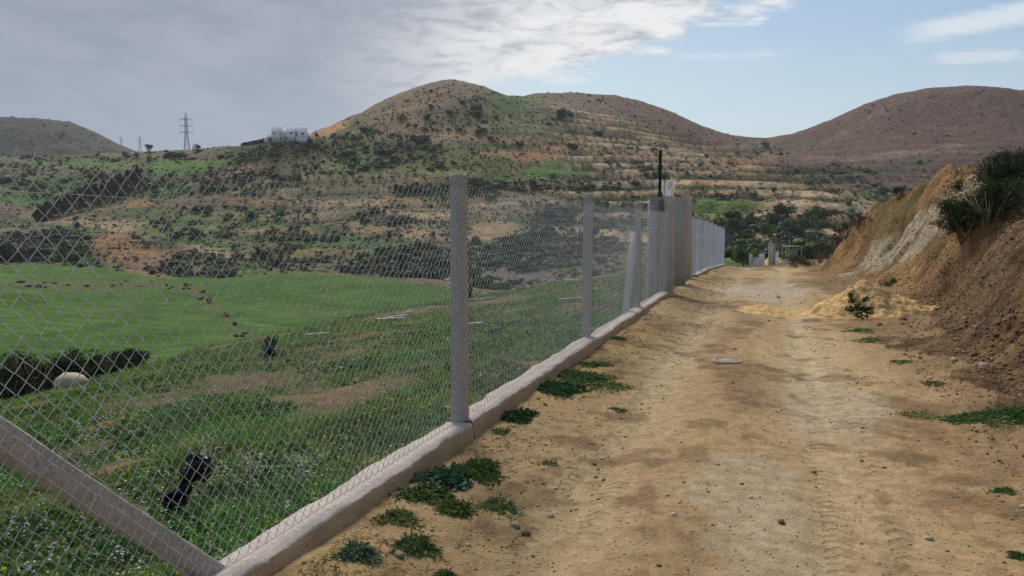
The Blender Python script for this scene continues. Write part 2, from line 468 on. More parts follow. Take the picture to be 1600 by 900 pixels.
# ------------------------------------------------------------------ materials
def mat_base(name):
    m = bpy.data.materials.new(name); m.use_nodes = True
    m.node_tree.nodes.clear(); t = NT(m.node_tree)
    out = t.new('ShaderNodeOutputMaterial'); p = t.new('ShaderNodeBsdfPrincipled')
    p.inputs['Specular IOR Level'].default_value = 0.25
    t.l.new(p.outputs[0], out.inputs[0])
    return m, t, p, out
def attr(t, name='albedo'):
    n = t.new('ShaderNodeAttribute', attribute_name=name); return n.outputs['Color']
def bump(t, p, h, strength=0.5, dist=0.02):
    b = t.new('ShaderNodeBump'); b.inputs['Strength'].default_value = strength; b.inputs['Distance'].default_value = dist
    t.put(b.inputs['Height'], h); t.l.new(b.outputs[0], p.inputs['Normal'])
def pos(t):
    return t.new('ShaderNodeTexCoord').outputs['Object']

def terrain_mat(name, kind):
    m, t, p, out = mat_base(name)
    c = attr(t); P = pos(t)
    if kind == 'road':
        n = t.noise(P, 9, 6, 0.7); n2 = t.noise(P, 90, 3, 0.6)
        c = t.mix(1.0, c, t.mix(t.ramp(n, .3, .7), (.80, .78, .75), (1.17, 1.18, 1.19)), 'MULTIPLY')
        c = t.mix(1.0, c, t.mix(t.ramp(n2, .3, .7), (.82, .81, .8), (1.16, 1.16, 1.16)), 'MULTIPLY')
        v = t.new('ShaderNodeTexVoronoi'); t.put(v.inputs['Vector'], P); v.inputs['Scale'].default_value = 62
        sep = t.new('ShaderNodeSeparateColor'); t.put(sep.inputs[0], v.outputs['Color'])
        peb = t.m('MULTIPLY', t.ramp(v.outputs['Distance'], .36, .22), t.ramp(sep.outputs[0], .80, .84))
        c = t.mix(t.m('MULTIPLY', peb, .75), c, (.55, .48, .38))
        v2 = t.new('ShaderNodeTexVoronoi'); t.put(v2.inputs['Vector'], P); v2.inputs['Scale'].default_value = 38
        sep2 = t.new('ShaderNodeSeparateColor'); t.put(sep2.inputs[0], v2.outputs['Color'])
        clod = t.m('MULTIPLY', t.ramp(v2.outputs['Distance'], .42, .25), t.ramp(sep2.outputs[1], .84, .88))
        c = t.mix(t.m('MULTIPLY', clod, .5), c, (.17, .11, .06))
        # tread of tyres pressed along the wheel lines
        sx = t.new('ShaderNodeSeparateXYZ'); t.put(sx.inputs[0], P)
        S_ = t.m('ADD', t.m('MULTIPLY', sx.outputs[0], float(RT[0])), t.m('MULTIPLY', sx.outputs[1], float(RT[1])))
        Dd = t.m('ADD', t.m('MULTIPLY', sx.outputs[0], float(RN[0])), t.m('MULTIPLY', sx.outputs[1], float(RN[1])))
        Dd = t.m('ADD', Dd, t.m('MULTIPLY', t.m('SINE', t.m('MULTIPLY', S_, .23)), -.10))
        gate = t.ramp(t.noise(P, 1.3, 3, .6), .44, .60)
        trd = None
        for dc, hw, per in ((.30, .085, .085), (.60, .075, .11), (-.93, .08, .085), (-1.22, .06, .10)):
            q_ = t.m('ABSOLUTE', t.m('SUBTRACT', Dd, dc))
            lug = t.ramp(t.m('SINE', t.m('MULTIPLY', t.m('ADD', S_, t.m('MULTIPLY', q_, .7)), 2 * math.pi / per)), -.1, .5)
            b_ = t.m('MULTIPLY', lug, t.ramp(q_, hw, hw * .7))
            trd = b_ if trd is None else t.m('MAXIMUM', trd, b_)
        trd = t.m('MULTIPLY', trd, gate)
        c = t.mix(t.m('MULTIPLY', trd, .28), c, (.20, .135, .07))
        n = t.m('SUBTRACT', n, t.m('MULTIPLY', trd, .55))
        h = t.m('ADD', t.m('MULTIPLY', n, 1.0), t.m('ADD', t.m('MULTIPLY', n2, .35), t.m('MULTIPLY', t.m('ADD', peb, clod), .5)))
        bump(t, p, h, .9, .016)
    elif kind == 'bank':
        n = t.noise(P, 5, 7, 0.72); n2 = t.noise(P, 34, 5, 0.7)
        c = t.mix(1.0, c, t.mix(t.ramp(n, .3, .7), (.70, .68, .66), (1.25, 1.25, 1.24)), 'MULTIPLY')
        c = t.mix(1.0, c, t.mix(t.ramp(n2, .32, .68), (.68, .66, .64), (1.25, 1.25, 1.25)), 'MULTIPLY')
        bump(t, p, t.m('ADD', n, t.m('MULTIPLY', n2, .5)), 1.0, .09)
    elif kind == 'near':
        n = t.noise(P, 6, 6, 0.7); n2 = t.noise(P, 45, 4, 0.7)
        c = t.mix(1.0, c, t.mix(t.ramp(n, .3, .7), (.72, .75, .7), (1.25, 1.2, 1.2)), 'MULTIPLY')
        c = t.mix(1.0, c, t.mix(t.ramp(n2, .3, .7), (.6, .6, .6), (1.3, 1.3, 1.25)), 'MULTIPLY')
        bump(t, p, t.m('ADD', n, n2), .9, .05)
    elif kind == 'meadow':
        sp_ = t.new('ShaderNodeMapping'); sp_.inputs['Scale'].default_value = (.35, 1.0, 1); t.put(sp_.inputs[0], P)
        n = t.noise(sp_.outputs[0], .55, 6, 0.65); n2 = t.noise(P, 2.5, 5, 0.7)
        c = t.mix(1.0, c, t.mix(t.ramp(n, .3, .7), (.78, .82, .75), (1.2, 1.16, 1.2)), 'MULTIPLY')
        c = t.mix(1.0, c, t.mix(t.ramp(n2, .3, .7), (.82, .84, .8), (1.16, 1.14, 1.15)), 'MULTIPLY')
        bump(t, p, t.m('ADD', n, n2), .6, .25)
    else:
        n = t.noise(P, .35, 7, 0.72); n2 = t.noise(P, 1.6, 4, 0.7)
        c = t.mix(1.0, c, t.mix(t.ramp(n, .32, .68), (.66, .68, .66), (1.3, 1.28, 1.28)), 'MULTIPLY')
        v = t.new('ShaderNodeTexVoronoi'); t.put(v.inputs['Vector'], P); v.inputs['Scale'].default_value = .55
        sep = t.new('ShaderNodeSeparateColor'); t.put(sep.inputs[0], v.outputs['Color'])
        tuft = t.m('MULTIPLY', t.ramp(v.outputs['Distance'], .42, .2), t.ramp(sep.outputs[0], .45, .55))
        rock = t.m('MULTIPLY', t.ramp(v.outputs['Distance'], .38, .2), t.ramp(sep.outputs[1], .84, .88))
        c = t.mix(t.m('MULTIPLY', tuft, .6), c, (.050, .052, .030))
        c = t.mix(t.m('MULTIPLY', rock, .7), c, (.40, .35, .29))
        bump(t, p, t.m('ADD', t.m('ADD', n, t.m('MULTIPLY', n2, .4)), t.m('MULTIPLY', tuft, .5)), .9, .9)
    t.put(p.inputs['Base Color'], c)
    p.inputs['Roughness'].default_value = .95
    p.inputs['Specular IOR Level'].default_value = .08
    return m

# ------------------------------------------------------------------ terrain grid (one function, cut into sheets by what covers it)
az = np.concatenate([np.linspace(-180, -60, 25)[:-1], np.linspace(-60, -40, 41)[:-1], np.linspace(-40, 40, 1050), np.linspace(40, 60, 41)[1:], np.linspace(60, 180, 25)[1:]])
rr = np.concatenate([np.exp(np.linspace(math.log(.6), math.log(45), 640))[:-1], np.exp(np.linspace(math.log(45), math.log(1500), 520))[:-1], np.exp(np.linspace(math.log(1500), math.log(9000), 30))])
AZ, RR = np.meshgrid(np.radians(az), rr)
GX = RR * np.sin(AZ); GYy = RR * np.cos(AZ)
sh = GX.shape
gx = GX.ravel(); gy = GYy.ravel()
gz = height(gx, gy)
gz = np.where(gy < 2, np.where(np.hypot(gx, gy) > 60, np.minimum(gz, -3.0), gz), gz)
gs, gd = sd(gx, gy)
gr = np.hypot(gx, gy)
GU, GV = pix(gx, gy, gz)
front = gy > 1
# sight: highest elevation so far along each azimuth
el = ((gz - CAMH) / gr).reshape(sh)
cm = np.maximum.accumulate(el, axis=0)
vis = (el >= cm - 1e-4).ravel() & front & (GU > -20) & (GU < 1620) & (GV < 920)
ga = gx / np.maximum(gy, 1)

# ---- zones
Z_ROAD, Z_BANK, Z_YARD, Z_MEAD, Z_HILL, Z_FARH = range(6)
d0g = np.interp(gs, bk, B0)
zone = np.full(len(gx), Z_HILL)
edge_n = .55 * fbm(gx, gy, 1.6, 4, 81)
zone[(gd > FD + .09) & (gd < d0g - .30 + edge_n) & (gs < 75)] = Z_ROAD
zone[(gd >= d0g - .30 + edge_n) & (gs < 37) & (gd < 34)] = Z_BANK
yard_out = np.maximum(gs - 37, -17.5 - gd) + 1.2 * fbm(gx, gy, 9, 2, 41)
zone[(gd <= FD + .09) & (yard_out < 0)] = Z_YARD
meadow_far = np.interp(ga, AG, KY[2]) + 3
mm = (gd < -8) & (gy > 8) & (ga < .05) & (zone == Z_HILL) & (gr < meadow_far + 12)
zone[mm & (gy < meadow_far)] = Z_MEAD
zone[(zone == Z_HILL) & (gr > 900)] = Z_FARH
zone[(zone == Z_HILL) & (GU > 1215) & (gr > 520)] = Z_FARH

# ---- land cover albedo
C = np.zeros((len(gx), 3))
def F_(wl, o=3, seed=0, sx=1.0): return fbm(gx * sx, gy, wl, o, seed)
nA, nB, nC, nD = F_(160, 4, 101), F_(38, 4, 102), F_(9, 4, 103), F_(3.0, 3, 104)
GREEN = np.array([.050, .088, .022]); GRN2 = np.array([.062, .082, .028]); BRN = np.array([.150, .108, .064]); DRY = np.array([.20, .155, .092])
ORA = np.array([.42, .225, .105]); TAN = np.array([.40, .285, .165]); ROSE = np.array([.150, .095, .072]); GRY = np.array([.135, .112, .105]); DARK = np.array([.028, .036, .018])
# generic hillside: dull green and dry brown in patches
f = sst(-.25, .3, nB * .7 + nC * .5 + nA * .4)
C[:] = mixc(mixc(np.broadcast_to(GRN2, C.shape), BRN, f), GREEN, sst(.0, .5, nA + .5 * nC) * (1 - f))
C = mixc(C, DRY, sst(.35, .8, nC + .4 * nD) * .6)
PU = GU + 9 * nB + 4 * nC; PV = GV + 5 * F_(45, 4, 111) + 2.5 * F_(11, 3, 112)
def patch(u, v, ru, rv, col, k=1.0, ang=0.0, soft=.45, grain=.55):
    global C
    c, s_ = math.cos(rad(ang)), math.sin(rad(ang))
    du = PU - u; dv = PV - v
    q = np.sqrt(((du * c + dv * s_) / ru) ** 2 + ((-du * s_ + dv * c) / rv) ** 2)
    m_ = sst(1 + soft, 1 - soft, q + grain * (nC * .6 + nD * .35)) * k * (gr > 60) * (zone >= Z_HILL)
    C = mixc(C, col, m_)
TANB = (.235, .165, .095); BRG = (.075, .155, .025); MG = (.056, .115, .026)
# main hill
patch(690, 170, 150, 50, (.175, .125, .078), .85)
patch(620, 190, 90, 22, (.205, .135, .08), .8, -25)
patch(700, 130, 70, 10, (.16, .125, .09), .9)
patch(830, 175, 75, 22, MG, .95, 18); patch(860, 168, 40, 7, BRG, .8, 18)
patch(760, 195, 70, 25, GRN2, .8, 10)
patch(860, 215, 75, 18, (.06, .09, .032), .9); 
patch(520, 202, 26, 9, ORA * .95, 1, -20, .3, .3)
patch(690, 212, 45, 13, TANB, 1); patch(655, 208, 30, 8, ORA * .6, .7)
patch(800, 240, 90, 9, ORA * .72, .95); patch(745, 200, 20, 6, TANB, .8); patch(870, 235, 60, 7, ORA * .75, .9)
patch(780, 216, 70, 5, TANB, .85)
patch(620, 250, 150, 22, (.088, .105, .036), .85); patch(720, 262, 110, 14, (.105, .125, .036), .9)
patch(880, 263, 62, 15, BRG, 1, -3, .25, .2)
patch(560, 232, 70, 14, (.07, .08, .035), .7)
patch(540, 262, 60, 14, MG, .9)
patch(460, 262, 70, 10, DRY * .75, .7, -8)
patch(440, 292, 50, 10, MG, .8)
# ridge on the left
patch(395, 218, 40, 7, BRG, 1, -8, .3, .2); patch(300, 243, 60, 5, (.12, .10, .06), .8)
patch(290, 262, 60, 10, BRG * np.array([1.0, .95, 1]) if False else BRG, .95, 0, .3, .3); patch(120, 256, 90, 7, (.10, .15, .04), .9)
patch(60, 312, 70, 16, MG, .9, 8); patch(90, 285, 40, 12, MG, .7); patch(255, 300, 40, 9, MG, .7)
patch(250, 330, 60, 9, (.10, .125, .04), .8, -6)
patch(200, 320, 60, 4, TANB, .7, -10)
patch(160, 350, 110, 8, TAN * .75, .85, 3); patch(90, 338, 60, 9, TAN * .55, .8)
patch(30, 360, 40, 4, TAN, .8); patch(215, 361, 80, 4, TAN * .9, .9, 3)
patch(195, 395, 62, 26, ORA * .62, 1, 15, .35, .6); patch(235, 415, 55, 16, (.20, .12, .06), .9)
patch(110, 400, 20, 22, MG, .9)
patch(40, 385, 75, 24, (.045, .045, .035), .9)
patch(310, 358, 90, 22, MG, .9); patch(410, 345, 90, 24, MG, .9); patch(300, 322, 60, 7, BRN, .8)
patch(215, 317, 20, 6, ORA * .7, .9); patch(350, 383, 60, 5, MG, 1, 12)
patch(350, 395, 60, 3.2, TAN * .9, .9, 10); patch(470, 410, 90, 3.0, TAN * .8, .9, -6); patch(430, 420, 80, 8, MG, .8)
patch(395, 318, 55, 7, ORA * .55, .9); patch(470, 325, 60, 14, TANB, .85, 8); patch(520, 335, 60, 12, (.26, .185, .095), .9, 8)
patch(455, 360, 40, 8, (.22, .15, .08), .7)
patch(630, 325, 45, 22, ORA * .62, .95, 0, .4, .7); patch(665, 345, 50, 12, TANB, .9); patch(600, 352, 50, 6, TANB, .8)
patch(560, 380, 85, 18, MG, .95); patch(540, 392, 50, 9, (.05, .12, .028), .8)
patch(770, 362, 44, 17, (.30, .205, .10), 1, 0, .25, .3)
patch(760, 328, 60, 12, (.22, .155, .10), .8)
patch(850, 318, 90, 3.5, (.34, .255, .17), .9); patch(800, 308, 70, 3, (.25, .18, .11), .8)
patch(810, 395, 70, 22, (.042, .085, .026), .8); patch(900, 350, 70, 26, (.075, .075, .045), .8)
patch(800, 434, 75, 13, GRY * .85, 1, 0, .3, .2)
patch(640, 425, 90, 14, (.040, .042, .03), .85)
patch(970, 340, 60, 30, (.07, .08, .035), .7)
# the terraced slope
inT = (GU > 860) & (GU < 1330) & (gr > 200)
patch(930, 175, 90, 28, ROSE * 1.1, .95); patch(1040, 205, 80, 24, ROSE * 1.12, .9, 20)
patch(1190, 372, 140, 32, (.040, .062, .022), .9); patch(1150, 345, 90, 18, MG, .9); patch(1100, 330, 50, 14, MG, .9); patch(1260, 340, 60, 14, MG, .75)
patch(1220, 300, 70, 16, (.05, .085, .03), .75); patch(1190, 240, 50, 14, (.10, .10, .06), .6)
patch(1290, 275, 70, 14, (.065, .08, .045), .75)
patch(1220, 245, 34, 7, (.33, .24, .15), .9, 12)
# terrace risers of bare earth
h = 6.5
qq = (gz + 2.2 * fbm(gx, gy, 90, 2, 71)) / h; ff = qq - np.floor(qq)
tm = terr_mask(gx, gy) * (zone >= Z_HILL)
bandn = fbm(gx, gy + np.floor(qq) * 37.0, 75, 3, 121) + .35 * nC
ris = sst(.42, .56, ff) * sst(1.02, .9, ff)
cc = mixc(np.broadcast_to(ORA * .9, C.shape), TAN * 1.2, sst(-.4, .5, nB))
cc = mixc(cc, (.19, .14, .085), sst(.1, .7, nD + .5 * nC))
C = mixc(C, 0, np.zeros(len(C)))
msk = ris * tm * sst(-.75, -.3, bandn)
flat = (1 - ris) * tm * sst(-.35, .1, nB * .5 + nC * .6 + .2)
C = mixc(C, 0, np.zeros(len(C))) * (1 - .8 * flat[:, None]) + .8 * flat[:, None] * mixc(np.broadcast_to(np.array([.050, .078, .028]), C.shape), (.095, .082, .05), sst(-.1, .5, nA + nD * .4))
C = C * (1 - msk[:, None]) + cc * msk[:, None]
for (u, v, ru, rv, kcol) in [(1050, 318, 60, 4, 1.), (1150, 328, 120, 6, .95), (1010, 268, 40, 9, .85), (1120, 262, 70, 4, .9), (1180, 292, 60, 4, .85), (1240, 318, 70, 6, .9),
                             (1000, 245, 90, 3.5, .8), (1090, 232, 80, 3, .75), (960, 222, 70, 3, .7), (1210, 332, 70, 3, .95), (1330, 330, 40, 10, .7), (900, 287, 90, 3, .7),
                             (1130, 340, 30, 5, 1.), (1300, 362, 10, 3, 1.)]:
    patch(u, v, ru, rv, (.46 * kcol, .31 * kcol, .185 * kcol), .92)
patch(1125, 326, 62, 15, np.array(BRG) * .8, .9); patch(1136, 378, 13, 6, (.50, .42, .33), .9, 0, .3, .2); patch(1198, 409, 24, 5, (.38, .27, .15), .9, -10)
patch(1120, 395, 30, 12, BRG, .7)
# right-hand hill, rosy brown and nearly bare
mR = ((zone == Z_FARH) & (GU > 900)) | ((gr > 470) & (GU > 1185))
rose = mixc(np.broadcast_to(ROSE * np.array([.86, .78, .76]), C.shape), ROSE * .75, sst(-.2, .6, nC + .3 * nB)); rose = mixc(rose, (.20, .13, .09), sst(.3, .9, nD + .4 * nC) * .7)
mRs = (zone >= Z_HILL) * sst(1150, 1215, GU + 26 * nB + 14 * nC) * sst(450, 520, gr + 30 * nB)
mRs = np.where((GU < 1185) & (gr > 640) & (GU > 800), np.maximum(mRs, sst(640, 700, gr + 20 * nB) * .75), mRs)
C = C * (1 - mRs[:, None]) + rose * mRs[:, None]
def patchR(*a, **k):
    global zone
    patch(*a, **k)
patch(1400, 245, 110, 4, (.23, .165, .12), .7, -4); patch(1450, 234, 90, 3, (.26, .18, .13), .7, -8); patch(1260, 248, 70, 4, (.24, .15, .10), .7)
patch(1290, 272, 90, 12, (.075, .085, .05), .75); patch(1420, 262, 40, 8, (.08, .085, .055), .6, -20); patch(1210, 228, 60, 6, (.12, .10, .07), .6)
patch(1340, 195, 60, 3, (.22, .15, .11), .5, -28)
patch(1340, 312, 60, 2.5, (.34, .25, .18), .8, 30); 
# far-left hill: blue-grey scrub
mL = (zone == Z_FARH) & (GU < 500)
fl = .48 * mixc(np.broadcast_to(np.array([.062, .068, .045]), C.shape), (.13, .10, .072), sst(.0, .7, nA * .6 + nB)); fl = mixc(fl, (.035, .042, .03), sst(.1, .6, nC + .3 * nB) * .7)
C = C * (1 - mL[:, None]) + fl * mL[:, None]
# meadow
ms = zone == Z_MEAD
mc = mixc(np.broadcast_to(np.array([.046, .104, .014]), C.shape), (.066, .128, .022), sst(-.3, .5, nB + .3 * nC))
mc = mixc(mc, (.085, .15, .03), sst(120, 170, gr) * .5)
mc = mixc(mc, (.10, .115, .05), sst(.45, .8, F_(14, 3, 131)) * .35)
mc = mc * (1 + .16 * np.sin((gx * .35 + gy * .94 + 1.5 * nC) * 2 * math.pi / 2.6) * sst(.0, .4, nA + .6))[:, None] * (1 + .22 * nD)[:, None]
C[ms] = mc[ms]
PMu, PMv = PU, PV
q = np.abs(PV - np.interp(PU, [0, 60, 150, 230, 290, 340, 375], [447, 442, 448, 446, 452, 475, 520]))
hm = sst(9, 2, q + 4 * nC) * (PU < 385) * ms
C = mixc(C, (.11, .10, .045), hm * .75)
# yard: weeds over ochre earth
ys = zone == Z_YARD
y1, y2, y3 = F_(3.5, 4, 141), F_(.9, 4, 142), F_(.3, 3, 143)
yc = mixc(np.broadcast_to(np.array([.105, .150, .038]), C.shape), (.14, .14, .06), sst(-.2, .5, y1 + .3 * y2))
bare = sst(.40, .72, y1 * .7 + y2 * .55 + .12 * sst(8, 20, gr))
yc = mixc(yc, (.22, .155, .085), bare * .8)
yc = mixc(yc, (.16, .13, .085), sst(.35, .7, y2 + .5 * y3) * .5)
def wpatch(arr, s0, d0_, rs, rd_, col, k=1.):
    q = np.sqrt(((gs - s0) / rs) ** 2 + ((gd - d0_) / rd_) ** 2)
    return mixc(arr, col, sst(1.3, .7, q + .5 * y2 + .2 * y3) * k)
yc = wpatch(yc, 16.5, -8.0, 2.6, .8, (.30, .17, .08), .3)
yc = wpatch(yc, 21, -7.0, 2.2, .8, (.28, .17, .085), .25)
yc = wpatch(yc, 6.2, -3.9, 1.1, .5, (.27, .165, .09), .25)
yc = wpatch(yc, 16, -3.4, 2.2, .6, (.25, .165, .10), .7)
yc = wpatch(yc, 24, -5.0, 3.5, 1.2, (.24, .16, .09), .25)
yc = mixc(yc, (.30, .18, .09), sst(.48, .68, .6 * F_(1.1, 3, 145) + .5 * y2) * .7)
C[ys] = yc[ys]
# road
rs_ = zone == Z_ROAD
r1, r2, r3 = fbm(gs * .38, gd, .95, 4, 151, .6), F_(.38, 4, 152), F_(.14, 3, 153)
st1 = fbm(gs * .22, gd * 2.2, 1.0, 4, 155)       # streaks drawn out along the wheels
base = mixc(np.broadcast_to(np.array([.385, .265, .142]), C.shape), (.45, .325, .178), sst(-.3, .5, st1 + .3 * r1))
base = mixc(base, (.26, .17, .092), sst(.1, .6, r1 + .4 * r2) * .6)
trk = np.exp(-((gd - .36 - .10 * np.sin(gs * .2)) / .36) ** 2) + .62 * np.exp(-((gd + .98) / .30) ** 2)
base = mixc(base, (.50, .39, .25), np.clip(trk * (.85 + .6 * st1), 0, 1) * .9)
mid = (np.exp(-((gd + .33) / .30) ** 2) + .7 * np.exp(-((gd + 1.5) / .22) ** 2)) * sst(-.25, .35, r1 + .5 * st1)
base = mixc(base, (.23, .15, .083), mid * .6)
base = mixc(base, (.42, .29, .12), np.exp(-((gd + 1.75) / .3) ** 2) * sst(.0, .5, r1) * .7)
side = sst(.95, 1.6, gd + .35 * r1 + .15 * r2)
base = mixc(base, (.235, .15, .082), side * .8)
base = mixc(base, (.21, .135, .072), sst(.32, .66, r2 + .35 * r1 + .35 * r3) * .65)
base = mixc(base, (.17, .11, .06), sst(.35, .7, r3 + .5 * r2) * .5 * sst(-.2, .4, r1))
base = base * np.array([.90, .89, .84])
base = wpatch(base, 18.5, -.1, 2.5, 1.0, (.42, .36, .27), .7)
base = wpatch(base, 6.8, .6, 1.3, .4, (.40, .335, .235), .5)
base = wpatch(base, 4.2, -.05, 1.0, .3, (.38, .32, .225), .5)
# lugs pressed in by tyres
tr = (np.exp(-((gd - .62) / .07) ** 2) + np.exp(-((gd - .42) / .05) ** 2)) * (.5 + .5 * np.sin(gs * 2 * math.pi / .16)) * sst(9, 5, gs) * sst(-.3, .3, r1)
base = mixc(base, (.26, .18, .10), np.clip(tr, 0, 1) * .9)
C[rs_] = base[rs_]
# bank
bs_ = zone == Z_BANK
b1, b2, b3 = F_(2.6, 4, 161), F_(.6, 4, 162), F_(.2, 3, 163)
bc = mixc(np.broadcast_to(np.array([.23, .142, .076]), C.shape), (.13, .083, .047), sst(-.2, .5, b2 + .4 * b1))
bc = mixc(bc, (.33, .20, .085), sst(.15, .6, b1 + .35 * b3) * .7)
yel = sst(15.5, 19, gs + .8 * b1)
bc = mixc(bc, mixc(np.broadcast_to(np.array([.37, .225, .100]), C.shape), (.20, .125, .065), sst(-.2, .45, b2 + .4 * b3)), yel * .95)
tb_ = np.clip((gd - d0g) / (np.interp(gs, bk, BC) - d0g), 0, 2)
# pale stony wash running up between the shrubs and the knoll
wp = [at(u, v, 8, 45) for u, v in ((1335, 425), (1375, 400), (1425, 368), (1485, 325), (1530, 290), (1565, 272))]
wq = sorted([tuple(float(k) for k in sd(p.x, p.y)) for p in wp]); print('wash', wq)
wd_ = np.full(len(gx), 99.0)
for (sa, da), (sb_, db) in zip(wq[:-1], wq[1:]):
    L2 = (sb_ - sa) ** 2 + (db - da) ** 2; tt = np.clip(((gs - sa) * (sb_ - sa) + (gd - da) * (db - da)) / L2, 0, 1)
    wd_ = np.minimum(wd_, np.hypot(gs - sa - tt * (sb_ - sa), gd - da - tt * (db - da)))
wsh = sst(.95, .35, wd_ + .25 * b2 + .2 * b1)
bc = mixc(bc, mixc(np.broadcast_to(np.array([.42, .36, .27]), C.shape), (.25, .18, .11), sst(-.15, .35, b2 + b3 * .8)), np.clip(wsh * 1.25, 0, 1))
top = sst(1.0, 1.4, tb_ + .2 * b1)
bc = mixc(bc, mixc(np.broadcast_to(np.array([.10, .10, .045]), C.shape), (.24, .18, .10), sst(-.1, .5, b1 + b2)), top * (1 - np.clip(wsh, 0, 1)) * sst(26, 18, gs))
bc = mixc(bc, (.085, .10, .035), sst(.4, .7, b1 - .2 * b2) * yel * .5)
C[bs_] = bc[bs_]
hl = (zone == Z_HILL)
C[hl] = C[hl] * 1.22
C = np.clip(C, .01, .8)

# ---- cut the grid into sheets
nr_, na_ = sh
I = np.arange(nr_ * na_).reshape(sh)
Q = np.stack([I[:-1, :-1], I[:-1, 1:], I[1:, 1:], I[1:, :-1]], -1).reshape(-1, 4)
fz = zone[Q[:, 0]]
verts = np.stack([gx, gy, gz], 1)
names = {Z_ROAD: ('dirt_road', 'road'), Z_BANK: ('earth_bank', 'bank'), Z_YARD: ('ground', 'near'), Z_MEAD: ('meadow', 'meadow'), Z_HILL: ('hillside', 'hill'), Z_FARH: ('distant_hills', 'hill')}
for zz, (nm, kd) in names.items():
    F = Q[fz == zz]
    if zz == Z_ROAD:   # close the hole under the camera
        pass
    u_, inv = np.unique(F, return_inverse=True)
    o = obj(nm, mkmesh(nm, verts[u_], inv.reshape(-1, 4), C[u_]), terrain_mat(nm, kd), smooth=True)
    tag(o, kind='structure')
# ground right under the photographer
k = np.arange(24) * 2 * math.pi / 24
cap = np.vstack([[[0, 0, 0]], np.stack([.62 * np.cos(k), .62 * np.sin(k), np.zeros(24)], 1)])
o = obj('dirt_road', mkmesh('dirt_road', cap, np.array([[0, 1 + i, 1 + (i + 1) % 24] for i in range(24)]), np.array([.36, .25, .14])), bpy.data.materials['dirt_road'])
tag(o, kind='structure')
# ------------------------------------------------------------------ object materials
def simple(name, col, rough=.8, spec=.25, nscale=None, amp=.25, bumpd=None, bscale=None, metal=0.0):
    m, t, p, out = mat_base(name)
    c = (*col, 1)
    if nscale:
        n = t.noise(pos(t), nscale, 6, .65)
        lo = tuple(q * (1 - amp) for q in col); hi = tuple(min(1, q * (1 + amp)) for q in col)
        c = t.mix(t.ramp(n, .32, .68), lo, hi)
    t.put(p.inputs['Base Color'], c)
    if bumpd: bump(t, p, t.noise(pos(t), bscale or nscale, 5, .7), .8, bumpd)
    p.inputs['Roughness'].default_value = rough; p.inputs['Specular IOR Level'].default_value = spec; p.inputs['Metallic'].default_value = metal
    return m
def concrete(name, col, speck=.35, stain=(.2, .16, .11)):
    m, t, p, out = mat_base(name); P = pos(t)
    n = t.noise(P, 3.5, 6, .65); n2 = t.noise(P, 70, 3, .8); n3 = t.noise(P, 28, 4, .7)
    c = t.mix(t.ramp(n, .3, .7), tuple(q * .86 for q in col), tuple(min(1, q * 1.12) for q in col))
    c = t.mix(t.m('MULTIPLY', t.ramp(n, .52, .75), .45), c, stain)
    c = t.mix(t.m('MULTIPLY', t.ramp(n2, .48, .64), speck), c, tuple(q * .38 for q in col))
    c = t.mix(t.m('MULTIPLY', t.ramp(n3, .58, .7), speck * .8), c, tuple(min(1, q * 1.5) for q in col))
    t.put(p.inputs['Base Color'], c); p.inputs['Roughness'].default_value = .95; p.inputs['Specular IOR Level'].default_value = .1
    bump(t, p, t.m('ADD', n3, n2), .7, .006)
    return m
M_post = concrete('precast_concrete', (.43, .39, .355), .55)
M_wall = concrete('rough_concrete', (.50, .43, .385), .45, (.33, .25, .18))
M_wallside = concrete('earth_stained_concrete', (.42, .305, .185), .45, (.24, .17, .10))
M_pil = concrete('smooth_concrete', (.34, .315, .285), .12, (.2, .17, .13))
M_pil2 = concrete('pale_concrete', (.45, .38, .325), .12, (.36, .27, .2))
M_rub = concrete('rubble_concrete', (.16, .145, .13), .5)
M_wire = simple('galvanised_wire', (.48, .485, .50), .5, .5, 30, .35, metal=.2)
M_wire2 = simple('bluish_galvanised_wire', (.46, .50, .56), .5, .5, 20, .25, metal=.3)
M_tens = simple('dull_wire', (.24, .24, .25), .6, .3)
M_white = simple('white_paint', (.84, .84, .83), .45, .4, 8, .1)
M_black = simple('black_iron', (.012, .012, .013), .5, .4)
M_plast = simple('black_plastic_film', (.010, .011, .014), .42, .35, 10, .5, .01, 30)
M_wood = simple('weathered_wood', (.46, .43, .39), .9, .1, 14, .3, .01, 40)
M_root = simple('dead_root', (.30, .235, .17), .9, .1, 20, .35)
M_stone = simple('pale_stone', (.40, .335, .26), .9, .15, 9, .25, .01, 30)
M_brownstone = simple('brown_clod', (.19, .115, .065), .95, .05, 12, .35, .012, 30)
def foliage_mat(name, var=.25, trans=.25, scale=2.0):
    m, t, p, out = mat_base(name)
    oi = t.new('ShaderNodeObjectInfo')
    c = attr(t)
    n = t.noise(pos(t), scale, 3, .6)
    k = t.m('ADD', t.ramp(n, .3, .7, 1 - var, 1 + var), t.m('MULTIPLY', t.m('SUBTRACT', oi.outputs['Random'], .5), .3))
    hs = t.new('ShaderNodeHueSaturation'); t.put(hs.inputs['Color'], c); t.put(hs.inputs['Value'], k); t.put(hs.inputs['Hue'], t.m('ADD', .5, t.m('MULTIPLY', t.m('SUBTRACT', oi.outputs['Random'], .5), .03)))
    t.put(p.inputs['Base Color'], hs.outputs[0]); p.inputs['Roughness'].default_value = .7; p.inputs['Specular IOR Level'].default_value = .15
    tr = t.new('ShaderNodeBsdfTranslucent'); t.put(tr.inputs[0], hs.outputs[0])
    mx = t.new('ShaderNodeMixShader'); mx.inputs[0].default_value = trans
    t.l.new(p.outputs[0], mx.inputs[1]); t.l.new(tr.outputs[0], mx.inputs[2]); t.l.new(mx.outputs[0], out.inputs[0])
    return m
